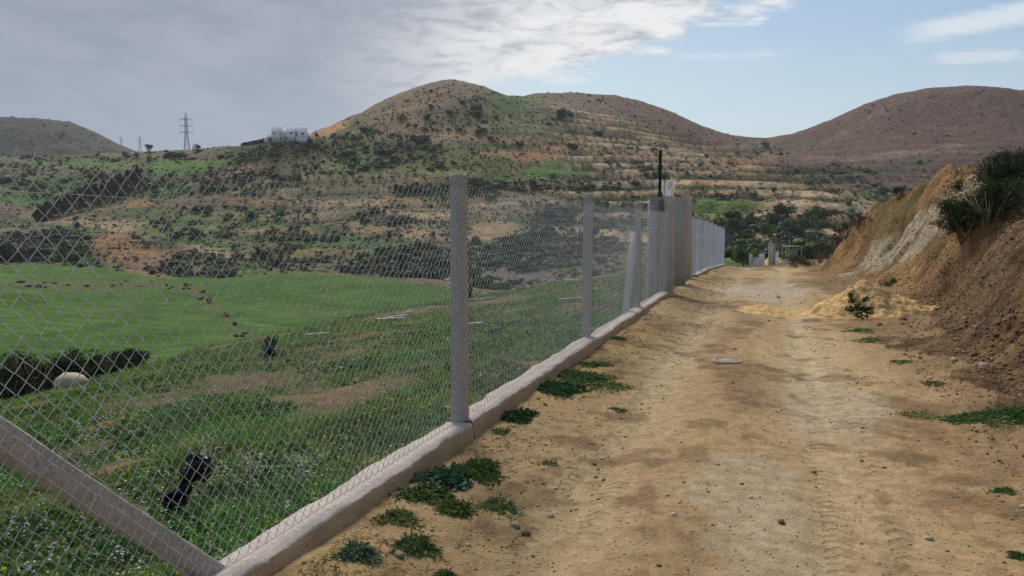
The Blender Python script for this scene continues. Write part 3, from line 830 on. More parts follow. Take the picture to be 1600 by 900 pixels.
M_leaf = foliage_mat('leafy_green'); M_scrub = foliage_mat('dark_scrub', .35, .1, .6); M_flower = foliage_mat('petals', .1, .3)

# ------------------------------------------------------------------ wire fence along the track
def wz(s): return zroad(s) + .15
def wtop(s): return wz(s) + 1.605 + .013 * np.minimum(s, 5.5) + .008 * np.sin(s * 1.7)
def chain(s0, s1, d0, zb, zt, mat, parent, pitch=.069, r=.00155, name='wire_mesh', wob=.018, seed=0):
    gap = pitch * .47
    ks = np.arange(int((s1 - s0) / gap))
    S0 = s0 + (ks + .5) * gap
    hh = pitch / 2
    n = int(np.max(zt(S0) - zb(S0)) / hh) + 2
    j = np.arange(n)
    side = ((j[None] + ks[:, None]) % 2) * 2 - 1
    ss = S0[:, None] + side * gap * .485
    zz = zb(S0)[:, None] + j[None] * hh * (zt(S0) - zb(S0))[:, None] / ((n - 1) * hh)
    ss = ss + .010 * np.sin(zz * 2.1 + S0[:, None] * .7) + .004 * fbm(ss * 9, zz * 9, 1, 1, seed)
    zz = zz + .014 * fbm(S0[:, None] + zz * 0, zz, .9, 2, seed + 5) * np.linspace(.4, 1, n)[None]
    dd = d0 + wob * fbm(ss, zz * .6, 1.3, 2, seed + 9) + .0022 * ((j[None] % 2) * 2 - 1) * side
    # the upper ends stick up as cut, twisted prongs
    up = side[:, -1] > 0
    pr_s = ss[:, -1] + np.where(up, .012, -.004); pr_z = zz[:, -1] + np.where(up, .034, .004)
    ss = np.concatenate([ss, pr_s[:, None]], 1); zz = np.concatenate([zz, pr_z[:, None]], 1); dd = np.concatenate([dd, dd[:, -1:] + .004], 1)
    n += 1
    ring = np.array([[1.41 * r, 0], [0, r], [-1.41 * r, 0], [0, -r]])
    def segs(q): return np.stack([q[:, :-1], q[:, 1:]], 2).reshape(len(q), -1)
    up_ = np.repeat((ss[:, 1:] > ss[:, :-1]), 2, axis=1); f_ = np.where(up_, 1.12, .74)[..., None]
    dd = segs(dd) + np.where(up_, .0016, -.0012); ss = segs(ss); zz = segs(zz); n = ss.shape[1]
    S = ss[..., None] + ring[:, 0] * f_; D = dd[..., None] + ring[:, 1] * f_; Zz = np.broadcast_to(zz[..., None], S.shape)
    xx, yy = xy(S, D)
    V = np.stack([xx, yy, Zz], -1).reshape(-1, 3)
    K = len(ks); base = (np.arange(K)[:, None, None] * n + np.arange(0, n, 2)[None, :, None]) * 4; t = np.arange(4)[None, None]; t2 = (t + 1) % 4
    Qd = np.stack([base + t, base + t2, base + 4 + t2, base + 4 + t], -1).reshape(-1, 4)
    return obj(name, mkmesh(name, V, Qd), mat, parent)
def wire(sa, sb, d, zf, r, parent, name='tension_wire', mat=None, sag=.02, n=60):
    s = np.linspace(sa, sb, n); x_, y_ = xy(s, d + .01 * fbm(s, s * 0, 1.1, 2, 7))
    m = MB(); m.tube(np.stack([x_, y_, zf(s) + sag * fbm(s, s * 0 + 4, 1.6, 2, 6)], 1), r, 5); return m.build(name, mat or M_tens, parent)
RZM = np.array([[RT[0], RN[0], 0], [RT[1], RN[1], 0], [0, 0, 1]])       # local (s, d, z) -> world
def post(s, d, z0, z1, wdt, parent, name='post', mat=None, lean=(0, 0), bev=.014):
    x_, y_ = xy(s, d)
    m = MB(); L = z1 - z0
    Sh = np.array([[1, 0, lean[0]], [0, 1, lean[1]], [0, 0, 1]])
    m.box([0, 0, L / 2], (wdt, wdt, L), RZM @ Sh, bev=bev)
    o = m.build(name, mat or M_post, parent); o.location = (x_, y_, z0)
    return o
def roughen(o, amp, seed):
    me = o.data; bm = bmesh.new(); bm.from_mesh(me)
    for _ in range(5):
        es = [e for e in bm.edges if e.calc_length() > .07]
        if not es: break
        bmesh.ops.subdivide_edges(bm, edges=es, cuts=1, use_grid_fill=True)
    v = np.array([q.co[:] for q in bm.verts]); nn = np.array([q.normal[:] for q in bm.verts])
    off = amp * (fbm(v[:, 0] * 2 + v[:, 2], v[:, 1] * 2 + v[:, 2] * .3, .09, 4, seed, .65) + .8 * fbm(v[:, 2], v[:, 0] + v[:, 1], .5, 2, seed + 4))
    for q, p_ in zip(bm.verts, v + nn * off[:, None]): q.co = p_
    bm.to_mesh(me); bm.free(); return o
def bar(p0, p1, w_, parent, name, mat, h_=None, bev=.01, roll=0):
    p0 = np.array(p0, float); p1 = np.array(p1, float); d_ = p1 - p0; L = np.linalg.norm(d_); d_ /= L
    a_ = np.cross(d_, [0, 0, 1.0]); a_ /= np.linalg.norm(a_); b_ = np.cross(a_, d_)
    m = MB(); m.box([0, 0, 0], (w_, h_ or w_, L), np.stack([a_, b_, d_], 1), bev=bev)
    o = m.build(name, mat, parent); o.location = (p0 + p1) / 2
    return o
def kerb(sa, sb, parent, seed=0, din=-2.22, dout=-2.025, top=wz, drop=.45):
    s = np.arange(sa, sb, .03); n = len(s)
    e1 = .012 * fbm(s, s * 0, .30, 3, seed + 1) + .014 * fbm(s, s * 0, .11, 3, seed + 11, .7) + .006 * fbm(s, s * 0, 1.6, 2, seed + 2)
    e2 = .018 * fbm(s, s * 0 + 9, .5, 3, seed + 3)
    zt = top(s) + .005 * fbm(s, s * 0 + 5, .6, 3, seed + 4)
    prof = [(din + .02, -drop), (din, -.01)]
    rows = []
    rows.append(np.stack([s, din + e2, zt - drop], 1)); rows.append(np.stack([s, din + e2, zt - .012], 1))
    for f in (.04, .35, .65, .96):
        dv = din + e2 + (dout + e1 - din - e2) * f
        rows.append(np.stack([s, dv, zt + .008 * fbm(s, dv * 1, .22, 3, seed + 6)], 1))
    rows.append(np.stack([s, dout + e1 + .004, zt - .010 - .006 * (fbm(s, s * 0, .16, 3, seed + 12) > .1)], 1))
    rows_side = [rows[-1]]
    for q, f in ((.05, .012), (.11, .022), (.18, .02), (drop, .03)):
        rows_side.append(np.stack([s, dout + f + e1 * .5 + .010 * fbm(s, s * 0 + q * 40, .3, 3, seed + 8), zt - q], 1))
    def sheet(rows, nm, mat):
        R_ = np.stack(rows); k = len(rows)
        x_, y_ = xy(R_[..., 0], R_[..., 1]); V = np.stack([x_, y_, R_[..., 2]], -1).reshape(-1, 3)
        I_ = np.arange(k * n).reshape(k, n); Qd = np.stack([I_[:-1, :-1], I_[:-1, 1:], I_[1:, 1:], I_[1:, :-1]], -1).reshape(-1, 4)
        return V, Qd, I_
    V, Qd, I_ = sheet(rows + rows_side[1:], '', None)
    ends = [list(I_[:, 0])[::-1], list(I_[:, -1])]
    me = mkmesh('concrete_base', V, [Qd, np.array(ends)])
    o = obj('concrete_base', me, M_wall, parent); me.materials.append(M_wallside)
    pm = np.zeros(len(me.polygons), dtype=np.int32); nq = n - 1; k1 = len(rows) - 1
    pm[k1 * nq:len(Qd)] = 1
    me.polygons.foreach_set('material_index', pm)
    return o

F1 = tag(empty('wire_fence', (0, 0, 0)), 'near chain-link fence of square concrete posts on a low base, running up to the gate', 'fence')
kerb(.0, 4.875, F1, 1); kerb(4.89, 9.1, F1, 20, top=lambda s: wz(s) + .012); kerb(9.1, 15.95, F1, 40)
post(.62, -2.15, -.1, 1.93, .12, F1)
for s_, d_, zt_, ln in ((4.92, -2.15, 1.955, (-.004, .0)), (9.2, -2.22, 1.975, (0, .004)), (12.88, -2.2, 1.97, (.002, 0))):
    roughen(post(s_, d_ + .02, .02, zt_, .104, F1, lean=ln), .0035, int(s_))
x0, y0 = xy(2.48, -2.19); x1, y1 = xy(.72, -2.17)
roughen(bar((x0, y0, .055), (x1, y1, 1.735), .098, F1, 'brace', M_post, .085, .006), .003, 9)
x0, y0 = xy(12.1, -2.24); x1, y1 = xy(12.84, -2.24)
tag(bar((x0, y0, .1), (x1, y1, 1.42), .10, F1, 'brace', concrete('grey_blue_concrete', (.56, .57, .58), .15)), 'pale grey brace leaning towards its post')
chain(.3, 16.2, -2.092, lambda s: wz(s) + .015, wtop, M_wire, F1)
for f_ in (.93, .36, .02):
    wire(.4, 16.1, -2.078, lambda s, f_=f_: wz(s) + .02 + 1.63 * f_ + (0.05 * np.sin(s * 1.3) if f_ == .36 else 0), .0012, F1)

def ties(fence, spots, d0):
    for s_, w_ in spots:
        for f_ in (.93, .62, .36, .04):
            z_ = float(wz(s_)) + .03 + 1.63 * f_; h_ = w_ / 2 + .006; m = MB()
            q = [(-h_, d0 + .006), (-h_, d0 - .13), (h_, d0 - .13), (h_, d0 + .006), (h_ * .3, d0 + .014), (-h_ * .2, d0 + .012), (-h_ - .01, d0 + .02)]
            m.tube([[*xy(s_ + a_, b_), z_ + .012 * math.sin(i_ * 1.3 + f_ * 9)] for i_, (a_, b_) in enumerate(q)], .0022, 5)
            m.build('tie_wire', M_wire, fence)
ties(F1, [(4.92, .104), (9.2, .104), (12.88, .104)], -2.09)
# ------------------------------------------------------------------ gateway
def lump_box(c, size, M, seed, amp, res=.05):
    """a box with a broken, rubbly surface"""
    bm = bmesh.new(); bmesh.ops.create_cube(bm, size=1)
    bmesh.ops.scale(bm, vec=size, verts=bm.verts)
    cuts = max(2, int(max(size) / res / 4))
    bmesh.ops.subdivide_edges(bm, edges=[e for e in bm.edges if e.calc_length() > .6], cuts=24, use_grid_fill=True)
    bmesh.ops.subdivide_edges(bm, edges=[e for e in bm.edges if e.calc_length() > .1], cuts=4, use_grid_fill=True)
    v = np.array([q.co[:] for q in bm.verts]); nn = np.array([q.normal[:] for q in bm.verts])
    off = amp * fbm(v[:, 0] * 3 + v[:, 2] + v[:, 1] * 2, v[:, 2] * 1.3 + v[:, 1] * 2, .22, 4, seed, .7)
    v = v + nn * off[:, None]
    v = v @ np.array(M).T + c
    for q, p_ in zip(bm.verts, v): q.co = p_
    me = bpy.data.meshes.new('rubble'); bm.to_mesh(me); bm.free(); return me
PA = tag(empty('gate_pillar'), 'rough square concrete pillar wrapped in wire mesh, with the black pole standing on its top', 'pillar', 'gate pillars')
cx, cy = xy(16.55, -2.40)
m = MB(); m.box([cx, cy, 1.0], (.34, .29, 2.32), RZM, bev=.012); m.build('shaft', M_pil, PA)
rx, ry = xy(16.38, -2.262); me = lump_box([rx, ry, .98], (.2, .06, 2.26), RZM, 5, .02); obj('rubble_fill', me, M_rub, PA)
m = MB(); m.box([cx, cy, 2.172], (.36, .31, .02), RZM, bev=.006); m.build('cap', M_pil2, PA)
# welded mesh wrapped round it
m = MB()
for z_ in np.arange(.08, 2.14, .05):
    p_ = [xy(16.365, -2.56), xy(16.365, -2.30)]; m.tube([[p_[0][0], p_[0][1], z_], [p_[1][0], p_[1][1], z_ + .008]], .0042, 4)
for d_ in np.arange(-2.56, -2.29, .045):
    p_ = xy(16.362, d_); m.tube([[p_[0], p_[1], .02], [p_[0], p_[1], 2.15]], .0036, 4)
m.build('wire_wrapping', M_wire2, PA)
PB = tag(empty('gate_pillar'), 'slender precast concrete pillar in front of the white gate, nearest pillar to the track', 'pillar', 'gate pillars')
cx, cy = xy(16.45, -2.11); m = MB(); m.box([cx, cy, 1.02], (.20, .235, 2.36), RZM, bev=.012); m.build('shaft', M_pil2, PB)
cx, cy = xy(16.45, -2.10); m = MB(); m.box([cx, cy, -.03], (.34, .36, .22), RZM, taper=.8, bev=.02); m.build('footing', M_pil, PB)
PC = tag(empty('gate_pillar'), 'broad grey concrete pillar beyond the white gate, dark side facing the track', 'pillar', 'gate pillars')
cx, cy = xy(19.1, -2.165); m = MB(); m.box([cx, cy, 1.09], (.26, .30, 2.34), RZM, bev=.012); m.build('shaft', M_pil, PC)
PD = tag(empty('gate_pillar'), 'narrow concrete pillar at the far end of the gateway where the second fence starts', 'pillar', 'gate pillars')
cx, cy = xy(21.3, -2.18); m = MB(); m.box([cx, cy, 1.16], (.20, .15, 2.42), RZM, bev=.012); m.build('shaft', M_pil2, PD)
# white gate with curved spikes
G_ = tag(empty('metal_gate'), 'white metal gate with curved spikes showing above the slender concrete pillar', 'gate')
def P3(s, d, z): x_, y_ = xy(s, d); return [x_, y_, z]
m = MB()
for z_ in (.35, 1.2, 2.1): m.tube([P3(16.75, -2.25, z_), P3(18.3, -2.25, z_)], .022, 6)
for s_ in (16.77, 18.3): m.tube([P3(s_, -2.25, .12), P3(s_, -2.25, 2.2)], .025, 6)
m.build('frame', M_white, G_)
for i_, s_ in enumerate(np.linspace(16.85, 18.2, 8)):
    hgt = 2.46 + .20 * math.sin((s_ - 16.5) / 1.9 * math.pi)
    tz = np.linspace(.15, 1, 14) * hgt
    dcur = -2.25 - .16 * np.clip((tz - 2.0) / .5, 0, 2) ** 1.5 * (1 if i_ % 2 else -.35)
    m = MB(); m.tube([P3(s_, dd_, z_) for dd_, z_ in zip(dcur, tz)], np.interp(tz, [0, 2.2, hgt], [.021, .021, .010]), 6); m.build('bar', M_white, G_)
# black pole on the first pillar
B_ = tag(empty('black_pole', P3(16.52, -2.33, 2.182)), 'black metal pole with a flared foot standing upright on the rough pillar', 'pole')
m = MB(); m.lathe([(.085, 0), (.085, .02), (.05, .06), (.04, .12), (.034, .13)], (0, 0, 0), 14); m.build('foot', M_black, B_, True)
m = MB(); m.lathe([(.034, .13), (.034, .98), (.038, .985), (.038, 1.02), (.01, 1.03)], (0, 0, 0), 12); m.build('shaft', M_black, B_, True)
for k_, (s_, d_, z1_) in enumerate([(16.66, -2.50, 2.86), (16.45, -2.22, 2.80)]):
    m = MB(); m.tube([P3(s_, d_, 2.15), P3(s_ + .01, d_ - .006, 2.5), P3(s_, d_ + .004, z1_)], .006, 5)
    tag(m.build('rebar', simple('rusty_rebar', (.09, .06, .05), .8, .2), None), ['thin reinforcing rod sticking up left of the black pole', 'thin reinforcing rod sticking up right of the black pole'][k_], 'rod', 'rods above the pillars')

# ------------------------------------------------------------------ the second fence, beyond the gate
F2 = tag(empty('wire_fence'), 'second chain-link fence beyond the gateway, dense bluish mesh on a low concrete base', 'fence')
kerb(22.3, 37.6, F2, 60, top=lambda s: wz(s) - .02)
for s_ in np.linspace(22.5, 37.6, 7): post(s_, -2.17, float(zroad(s_)) - .2, float(zroad(s_)) + 1.88, .11, F2, mat=M_post)
chain(21.5, 37.6, -2.10, lambda s: wz(s) - .01, lambda s: wz(s) + 1.60, M_wire2, F2, pitch=.066, r=.0015, seed=40)
for f_ in (.98, .5, .03): wire(21.5, 37.6, -2.095, lambda s, f_=f_: wz(s) + 1.58 * f_, .0022, F2, mat=M_wire2)

# ------------------------------------------------------------------ distant fence posts, gateway and shelter
def far_fence():
    F = tag(empty('post_fence'), 'short distant fence of thin white posts beside the end of the track', 'fence')
    pts = [(1171, 58.), (1180, 61.), (1185.5, 63.), (1189, 65.), (1193.5, 68.)]
    P_ = []
    for u, Y_ in pts:
        a_, e_ = ray(u, 418); x_ = a_ * Y_; z_ = ground_at(x_, Y_)
        m = MB(); m.box([0, 0, .62], (.075, .075, 1.5), bev=.01); o = m.build('post', M_pil2, F); o.location = (x_, Y_, z_); P_.append((x_, Y_, z_))
    m = MB()
    for i in range(4):
        p, q = np.array(P_[i]), np.array(P_[i + 1])
        for h_ in np.arange(.1, 1.35, .11): m.tube([p + [0, 0, h_], q + [0, 0, h_]], .006, 4)
        L = np.linalg.norm(q - p)
        for t_ in np.arange(0, L, .12): c_ = p + (q - p) * t_ / L; m.tube([c_ + [0, 0, .05], c_ + [0, 0, 1.3]], .006, 4)
    m.build('wire_mesh', M_wire2, F)
far_fence()
for (u, Y_, h_, w_, lb) in [(1204.5, 84., 2.45, .42, 'tall grey pillar of the distant gateway, topped by a small block'), (1208.5, 76., 2.05, .34, 'shorter grey pillar of the distant gateway, nearer the track')]:
    a_, _ = ray(u, 400); x_ = a_ * Y_; z_ = ground_at(x_, Y_)
    T = tag(empty('gate_pillar', (x_, Y_, z_)), lb, 'pillar', 'distant gate pillars')
    m = MB(); m.box([0, 0, h_ / 2 - .1], (w_, w_, h_ + .2), bev=.02); m.build('shaft', M_pil, T)
    m = MB(); m.box([0, 0, h_ + .04], (w_ + .1, w_ + .1, .08), bev=.01); m.build('cap', M_pil2, T)
    if Y_ > 80: m = MB(); m.box([.0, 0, h_ + .25], (.25, .25, .34), bev=.02); m.build('finial', M_pil, T)
for u, lb in ((1213, 'leftmost'), (1215.6, 'rightmost')):
    Y_ = 74.; a_, _ = ray(u, 400); x_ = a_ * Y_; z_ = ground_at(x_, Y_)
    m = MB(); m.box([0, 0, .55], (.08, .08, 1.4), bev=.01); o = m.build('white_post', M_white); o.location = (x_, Y_, z_)
    tag(o, lb + ' of two white posts right of the distant gateway pillars', 'post', 'white posts by the distant gateway')
Y_ = 95.; a_, _ = ray(1233, 400); x_ = a_ * Y_; z_ = ground_at(x_, Y_)
m = MB(); m.tube([[0, 0, -.3], [0, 0, 2.9]], [.05, .035], 8); o = m.build('utility_pole', M_pil2); o.location = (x_, Y_, z_)
tag(o, 'thin pale pole standing by the flat-roofed shelter near the end of the track', 'pole')
Y_ = 100.; a_, _ = ray(1237, 400); x_ = a_ * Y_; z_ = ground_at(x_, Y_)
S_ = tag(empty('shelter', (x_, Y_, z_)), 'small flat-roofed shelter under dark trees at the end of the track', 'shelter')
m = MB(); m.box([0, 0, 1.95], (2.3, 1.8, .08), bev=.02); m.build('roof', M_pil, S_)
for px_ in (-1.0, 1.0):
    for py_ in (-.75, .75): m = MB(); m.box([px_, py_, .85], (.13, .13, 2.1), bev=.02); m.build('post', M_pil, S_)
m = MB(); m.box([.6, .7, .9], (.7, .12, 1.9), bev=.02); m.build('wall', M_pil, S_)

# ------------------------------------------------------------------ house on the ridge
def house():
    p = at(452, 221, 380, 520); Y_ = p.y; k = Y_ / FPX
    gl = simple('dark_window_glass', (.03, .035, .04), .2, .5); ww = simple('white_render', (.66, .65, .66), .8, .2, .6, .06); w2 = simple('grey_render', (.55, .55, .57), .8, .2, .6, .06)
    def X_(u): return float(ray(u, 210)[0]) * Y_
    def Zv(v): return CAMH + Y_ * float(ray(450, v)[1])
    H = tag(empty('villa', (X_(452), Y_, Zv(219))), 'large white flat-roofed villa on the ridge left of the main hill', 'house')
    def blk(u0, u1, v0, v1, y0_, dep, nm, mat, par):
        c = [(X_(u0) + X_(u1)) / 2 - H.location.x, y0_ + dep / 2, (Zv(v0) + Zv(v1)) / 2 - H.location.z]
        m = MB(); m.box(c, (X_(u1) - X_(u0), dep, Zv(v0) - Zv(v1)), bev=.06); return m.build(nm, mat, par)
    blk(424, 442, 226, 200, 0, 9, 'wall', ww, H); blk(442, 447, 226, 203, 2, 8, 'wall', w2, H); blk(447, 460, 226, 200.8, .6, 8, 'wall', ww, H); blk(460, 479, 222, 200, 1.4, 9, 'wall', ww, H)
    blk(463, 479, 226, 213, -.8, 2.1, 'terrace', w2, H)
    for (u0, u1, v0, v1, yy) in [(437, 438.6, 211, 207, -.06), (441, 441.9, 211, 207, -.06), (438, 440.2, 219, 213.5, -.06), (443.5, 444.6, 218, 214, 1.94), (447.6, 449, 216.5, 214, .54), (453, 456.5, 209, 206.5, .54), (461, 463.2, 213, 206, 1.34), (470, 474, 210, 207.5, 1.34), (427, 429, 210, 207, -.06)]:
        blk(u0, u1, v0, v1, yy, .1, 'window', gl, H)
    blk(424, 442, 200, 199.7, .05, 8.9, 'roof', w2, H); blk(460, 479, 200, 199.7, 1.45, 8.9, 'roof', w2, H)
    B2 = tag(empty('outbuilding', (X_(415), Y_ + 12, Zv(219))), 'low pale building half hidden behind the hedge, left of the white villa', 'house')
    def blk2(u0, u1, v0, v1, y0_, dep, nm, mat):
        c = [(X_(u0) + X_(u1)) / 2 - B2.location.x, y0_ + dep / 2, (Zv(v0) + Zv(v1)) / 2 - B2.location.z]
        m = MB(); m.box(c, ((X_(u1) - X_(u0)), dep, Zv(v0) - Zv(v1)), bev=.05); return m.build(nm, mat, B2)
    blk2(407, 424, 222, 207.5, 0, 7, 'wall', w2); blk2(421, 424, 208, 203, 1, 4, 'wall', w2); blk2(401.5, 408, 222, 212, 1, 6, 'wall', w2)
house()

# ------------------------------------------------------------------ pylons
M_steel = simple('galvanised_steel', (.30, .31, .33), .6, .4)
def pylon(u, vtop, Y_, label, hgt=None, w0=5.0, r=.16):
    a_, e_ = ray(u, vtop); x_ = float(a_) * Y_; zt = CAMH + float(e_) * Y_; z_ = ground_at(x_, Y_)
    H = zt - z_ 
    T = tag(empty('power_pylon', (x_, Y_, z_), .25), label, 'pylon', 'lattice pylons on the skyline')
    def wd(t): return np.interp(t, [0, .55, .9, 1], [w0, w0 * .36, w0 * .26, .1]) / 2
    m = MB(); lv = [0, .14, .27, .38, .47, .55, .62, .69, .76, .83, .9, 1.0]
    for a, b in zip(lv[:-1], lv[1:]):
        wa, wb = wd(a), wd(b)
        ca = [(-wa, -wa), (wa, -wa), (wa, wa), (-wa, wa)]; cb = [(-wb, -wb), (wb, -wb), (wb, wb), (-wb, wb)]
        for i in range(4):
            j = (i + 1) % 4
            m.tube([[*ca[i], a * H], [*cb[i], b * H]], r, 4)
            if b < .95:
                m.tube([[*ca[i], a * H], [*cb[j], b * H]], r * .6, 3); m.tube([[*ca[j], a * H], [*cb[i], b * H]], r * .6, 3); m.tube([[*cb[i], b * H], [*cb[j], b * H]], r * .6, 3)
    m.build('lattice_tower', M_steel, T)
    for t, hw in ((.60, w0 * .92), (.73, w0 * .80), (.86, w0 * .85)):
        m = MB(); zz = t * H
        for sg in (-1, 1):
            m.tube([[0, -wd(t), zz], [sg * hw, 0, zz + .2]], r * .8, 4); m.tube([[0, wd(t), zz], [sg * hw, 0, zz + .2]], r * .8, 4); m.tube([[0, 0, zz + H * .035], [sg * hw, 0, zz + .2]], r * .8, 4)
            m.tube([[sg * hw, 0, zz + .2], [sg * hw, 0, zz - 2.2]], r * .8, 5)
        m.build('cross_arm', M_steel, T)
    return T, H
T1, H1 = pylon(290, 176, 655., 'largest steel lattice pylon, rising from the ridge left of the villa', w0=6.2, r=.17)
T2, H2 = pylon(218, 212, 1250., 'small distant lattice pylon just left of the large one', w0=6, r=.13)
T3, H3 = pylon(189, 212, 1500., 'smallest, farthest lattice pylon on the slope of the far left hill', w0=6, r=.14)
# ------------------------------------------------------------------ vegetation builders
rng = np.random.default_rng(11)
def strips(base, dirs, L, Wd, curl, seg=3, side=None):
    """tapering bent blades. base (n,3) dirs (n,3) unit, L (n,), Wd (n,), curl (n,) droop"""
    n = len(base)
    if side is None:
        side = np.cross(dirs, rng.normal(size=(n, 3))); 
    side = side / (np.linalg.norm(side, axis=1)[:, None] + 1e-9)
    t = np.linspace(0, 1, seg + 1)
    P_ = base[:, None] + dirs[:, None] * (L[:, None] * t)[..., None]
    P_[..., 2] -= (curl * L)[:, None] * t ** 2
    wt = np.array([.6] + [1.0] * (seg - 1) + [0.0]) if seg > 1 else np.array([1.0, 0])
    wt[-1] = 0
    A_ = P_ - side[:, None] * (Wd[:, None] * wt / 2)[..., None]; B_ = P_ + side[:, None] * (Wd[:, None] * wt / 2)[..., None]
    V = np.stack([A_[:, :-1], B_[:, :-1]], 2).reshape(n, -1, 3); V = np.concatenate([V, P_[:, -1:]], 1)
    k = 2 * seg + 1; o = np.arange(n)[:, None] * k
    qs = np.concatenate([o + np.array([[2 * i, 2 * i + 1, 2 * i + 3, 2 * i + 2]]) for i in range(seg - 1)]) if seg > 1 else np.zeros((0, 4), int)
    ts = o + np.array([[2 * (seg - 1), 2 * (seg - 1) + 1, 2 * seg]])
    return V.reshape(-1, 3), qs, ts, k
def strip_obj(name, mat, base, dirs, L, Wd, curl, col, seg=3, parent=None, side=None):
    V, q, t, k = strips(base, dirs, L, Wd, curl, seg, side)
    c = np.repeat(col, k, axis=0)
    return obj(name, mkmesh(name, V, [q, t], c), mat, parent)
def rdir(n, up=0.3, spread=1.0):
    a = rng.uniform(0, 2 * math.pi, n); z = rng.uniform(up, 1, n)
    h = np.sqrt(np.maximum(0, 1 - z * z)) * spread
    v = np.stack([np.cos(a) * h, np.sin(a) * h, z], 1); return v / np.linalg.norm(v, axis=1)[:, None]
def jit(col, n, s=.25, dark=None):
    return np.asarray(col)[None] * (1 + rng.uniform(-s, s, (n, 1))) * (1 + rng.uniform(-.08, .08, (n, 3)))

# unit icosphere
bm = bmesh.new(); bmesh.ops.create_icosphere(bm, subdivisions=2, radius=1); bm.verts.index_update()
ICO_V = np.array([v.co[:] for v in bm.verts]); ICO_F = np.array([[v.index for v in f.verts] for f in bm.faces]); bm.free()
bm = bmesh.new(); bmesh.ops.create_icosphere(bm, subdivisions=1, radius=1); bm.verts.index_update()
ICO1_V = np.array([v.co[:] for v in bm.verts]); ICO1_F = np.array([[v.index for v in f.verts] for f in bm.faces]); bm.free()

def bush_geo(nleaf, seed, lobes=5, leaf=.20, flat=.8, core=.78, hi=True):
    """unit bush (radius 1, sits on z=0): an uneven dark inner mass and loose leaf sprays round it"""
    r_ = np.random.default_rng(seed)
    IV, IF = (ICO_V, ICO_F) if hi else (ICO1_V, ICO1_F)
    lc = r_.normal(size=(lobes, 3)) * [.42, .42, .22]; lr = r_.uniform(.42, .75, lobes)
    lc[0] = 0; lr[0] = .7
    vs, fs, cs, o = [], [], [], 0
    for c, q in zip(lc, lr):
        v = IV * (q * core) * (1 + .22 * r_.uniform(-1, 1, (len(IV), 1))) * [1, 1, flat] + c + [0, 0, flat * .55]
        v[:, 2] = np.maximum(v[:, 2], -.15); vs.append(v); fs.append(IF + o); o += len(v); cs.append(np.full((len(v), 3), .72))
    tri = np.concatenate(fs)
    li = r_.integers(0, lobes, nleaf); d = r_.normal(size=(nleaf, 3)); d /= np.linalg.norm(d, axis=1)[:, None]
    p = lc[li] + d * (lr[li] * r_.uniform(.75, 1.12, nleaf))[:, None] * [1, 1, flat] + [0, 0, flat * .55]
    p[:, 2] = np.maximum(p[:, 2], .02)
    a = np.cross(d, r_.normal(size=(nleaf, 3))); a /= np.linalg.norm(a, axis=1)[:, None]; b = np.cross(a, d + .6 * r_.normal(size=(nleaf, 3))); b /= np.linalg.norm(b, axis=1)[:, None]
    s_ = (leaf * r_.uniform(.6, 1.3, nleaf))[:, None]
    quad = np.stack([p - a * s_ * .6, p + b * s_ * .5, p + a * s_ * .6, p - b * s_ * .5], 1).reshape(-1, 3)
    vs.append(quad); qf = np.arange(nleaf)[:, None] * 4 + np.arange(4)[None] + o
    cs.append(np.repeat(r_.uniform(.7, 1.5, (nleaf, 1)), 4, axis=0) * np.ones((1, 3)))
    return np.concatenate(vs), tri, qf, np.concatenate(cs)
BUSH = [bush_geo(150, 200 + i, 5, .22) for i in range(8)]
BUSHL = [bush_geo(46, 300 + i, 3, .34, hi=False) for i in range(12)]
DARKG = np.array([.048, .058, .034]); GREYP = np.array([.098, .088, .074]); OLIVE = np.array([.078, .118, .036])
BUSH_ME = {}
def bush_mesh(i, tone):
    key = (i, tone)
    if key not in BUSH_ME:
        V, t, q, c = BUSH[i]; base = {'dark': DARKG, 'grey': GREYP, 'olive': OLIVE, 'brown': np.array([.13, .125, .055])}[tone]
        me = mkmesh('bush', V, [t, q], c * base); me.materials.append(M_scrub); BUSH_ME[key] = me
    return BUSH_ME[key]
def put_bush(p, R_, hgt, tone, label, group, cat='bush', name='bush', i=None):
    o = bpy.data.objects.new(name, bush_mesh(int(rng.integers(0, 8)) if i is None else i, tone)); COL.objects.link(o)
    o.location = (p[0], p[1], p[2] - .08 * R_); o.scale = (R_ * rng.uniform(.9, 1.2), R_ * rng.uniform(.9, 1.2), hgt)
    o.rotation_euler = (0, 0, rng.uniform(0, 6.28)); tag(o, label, cat, group); return o

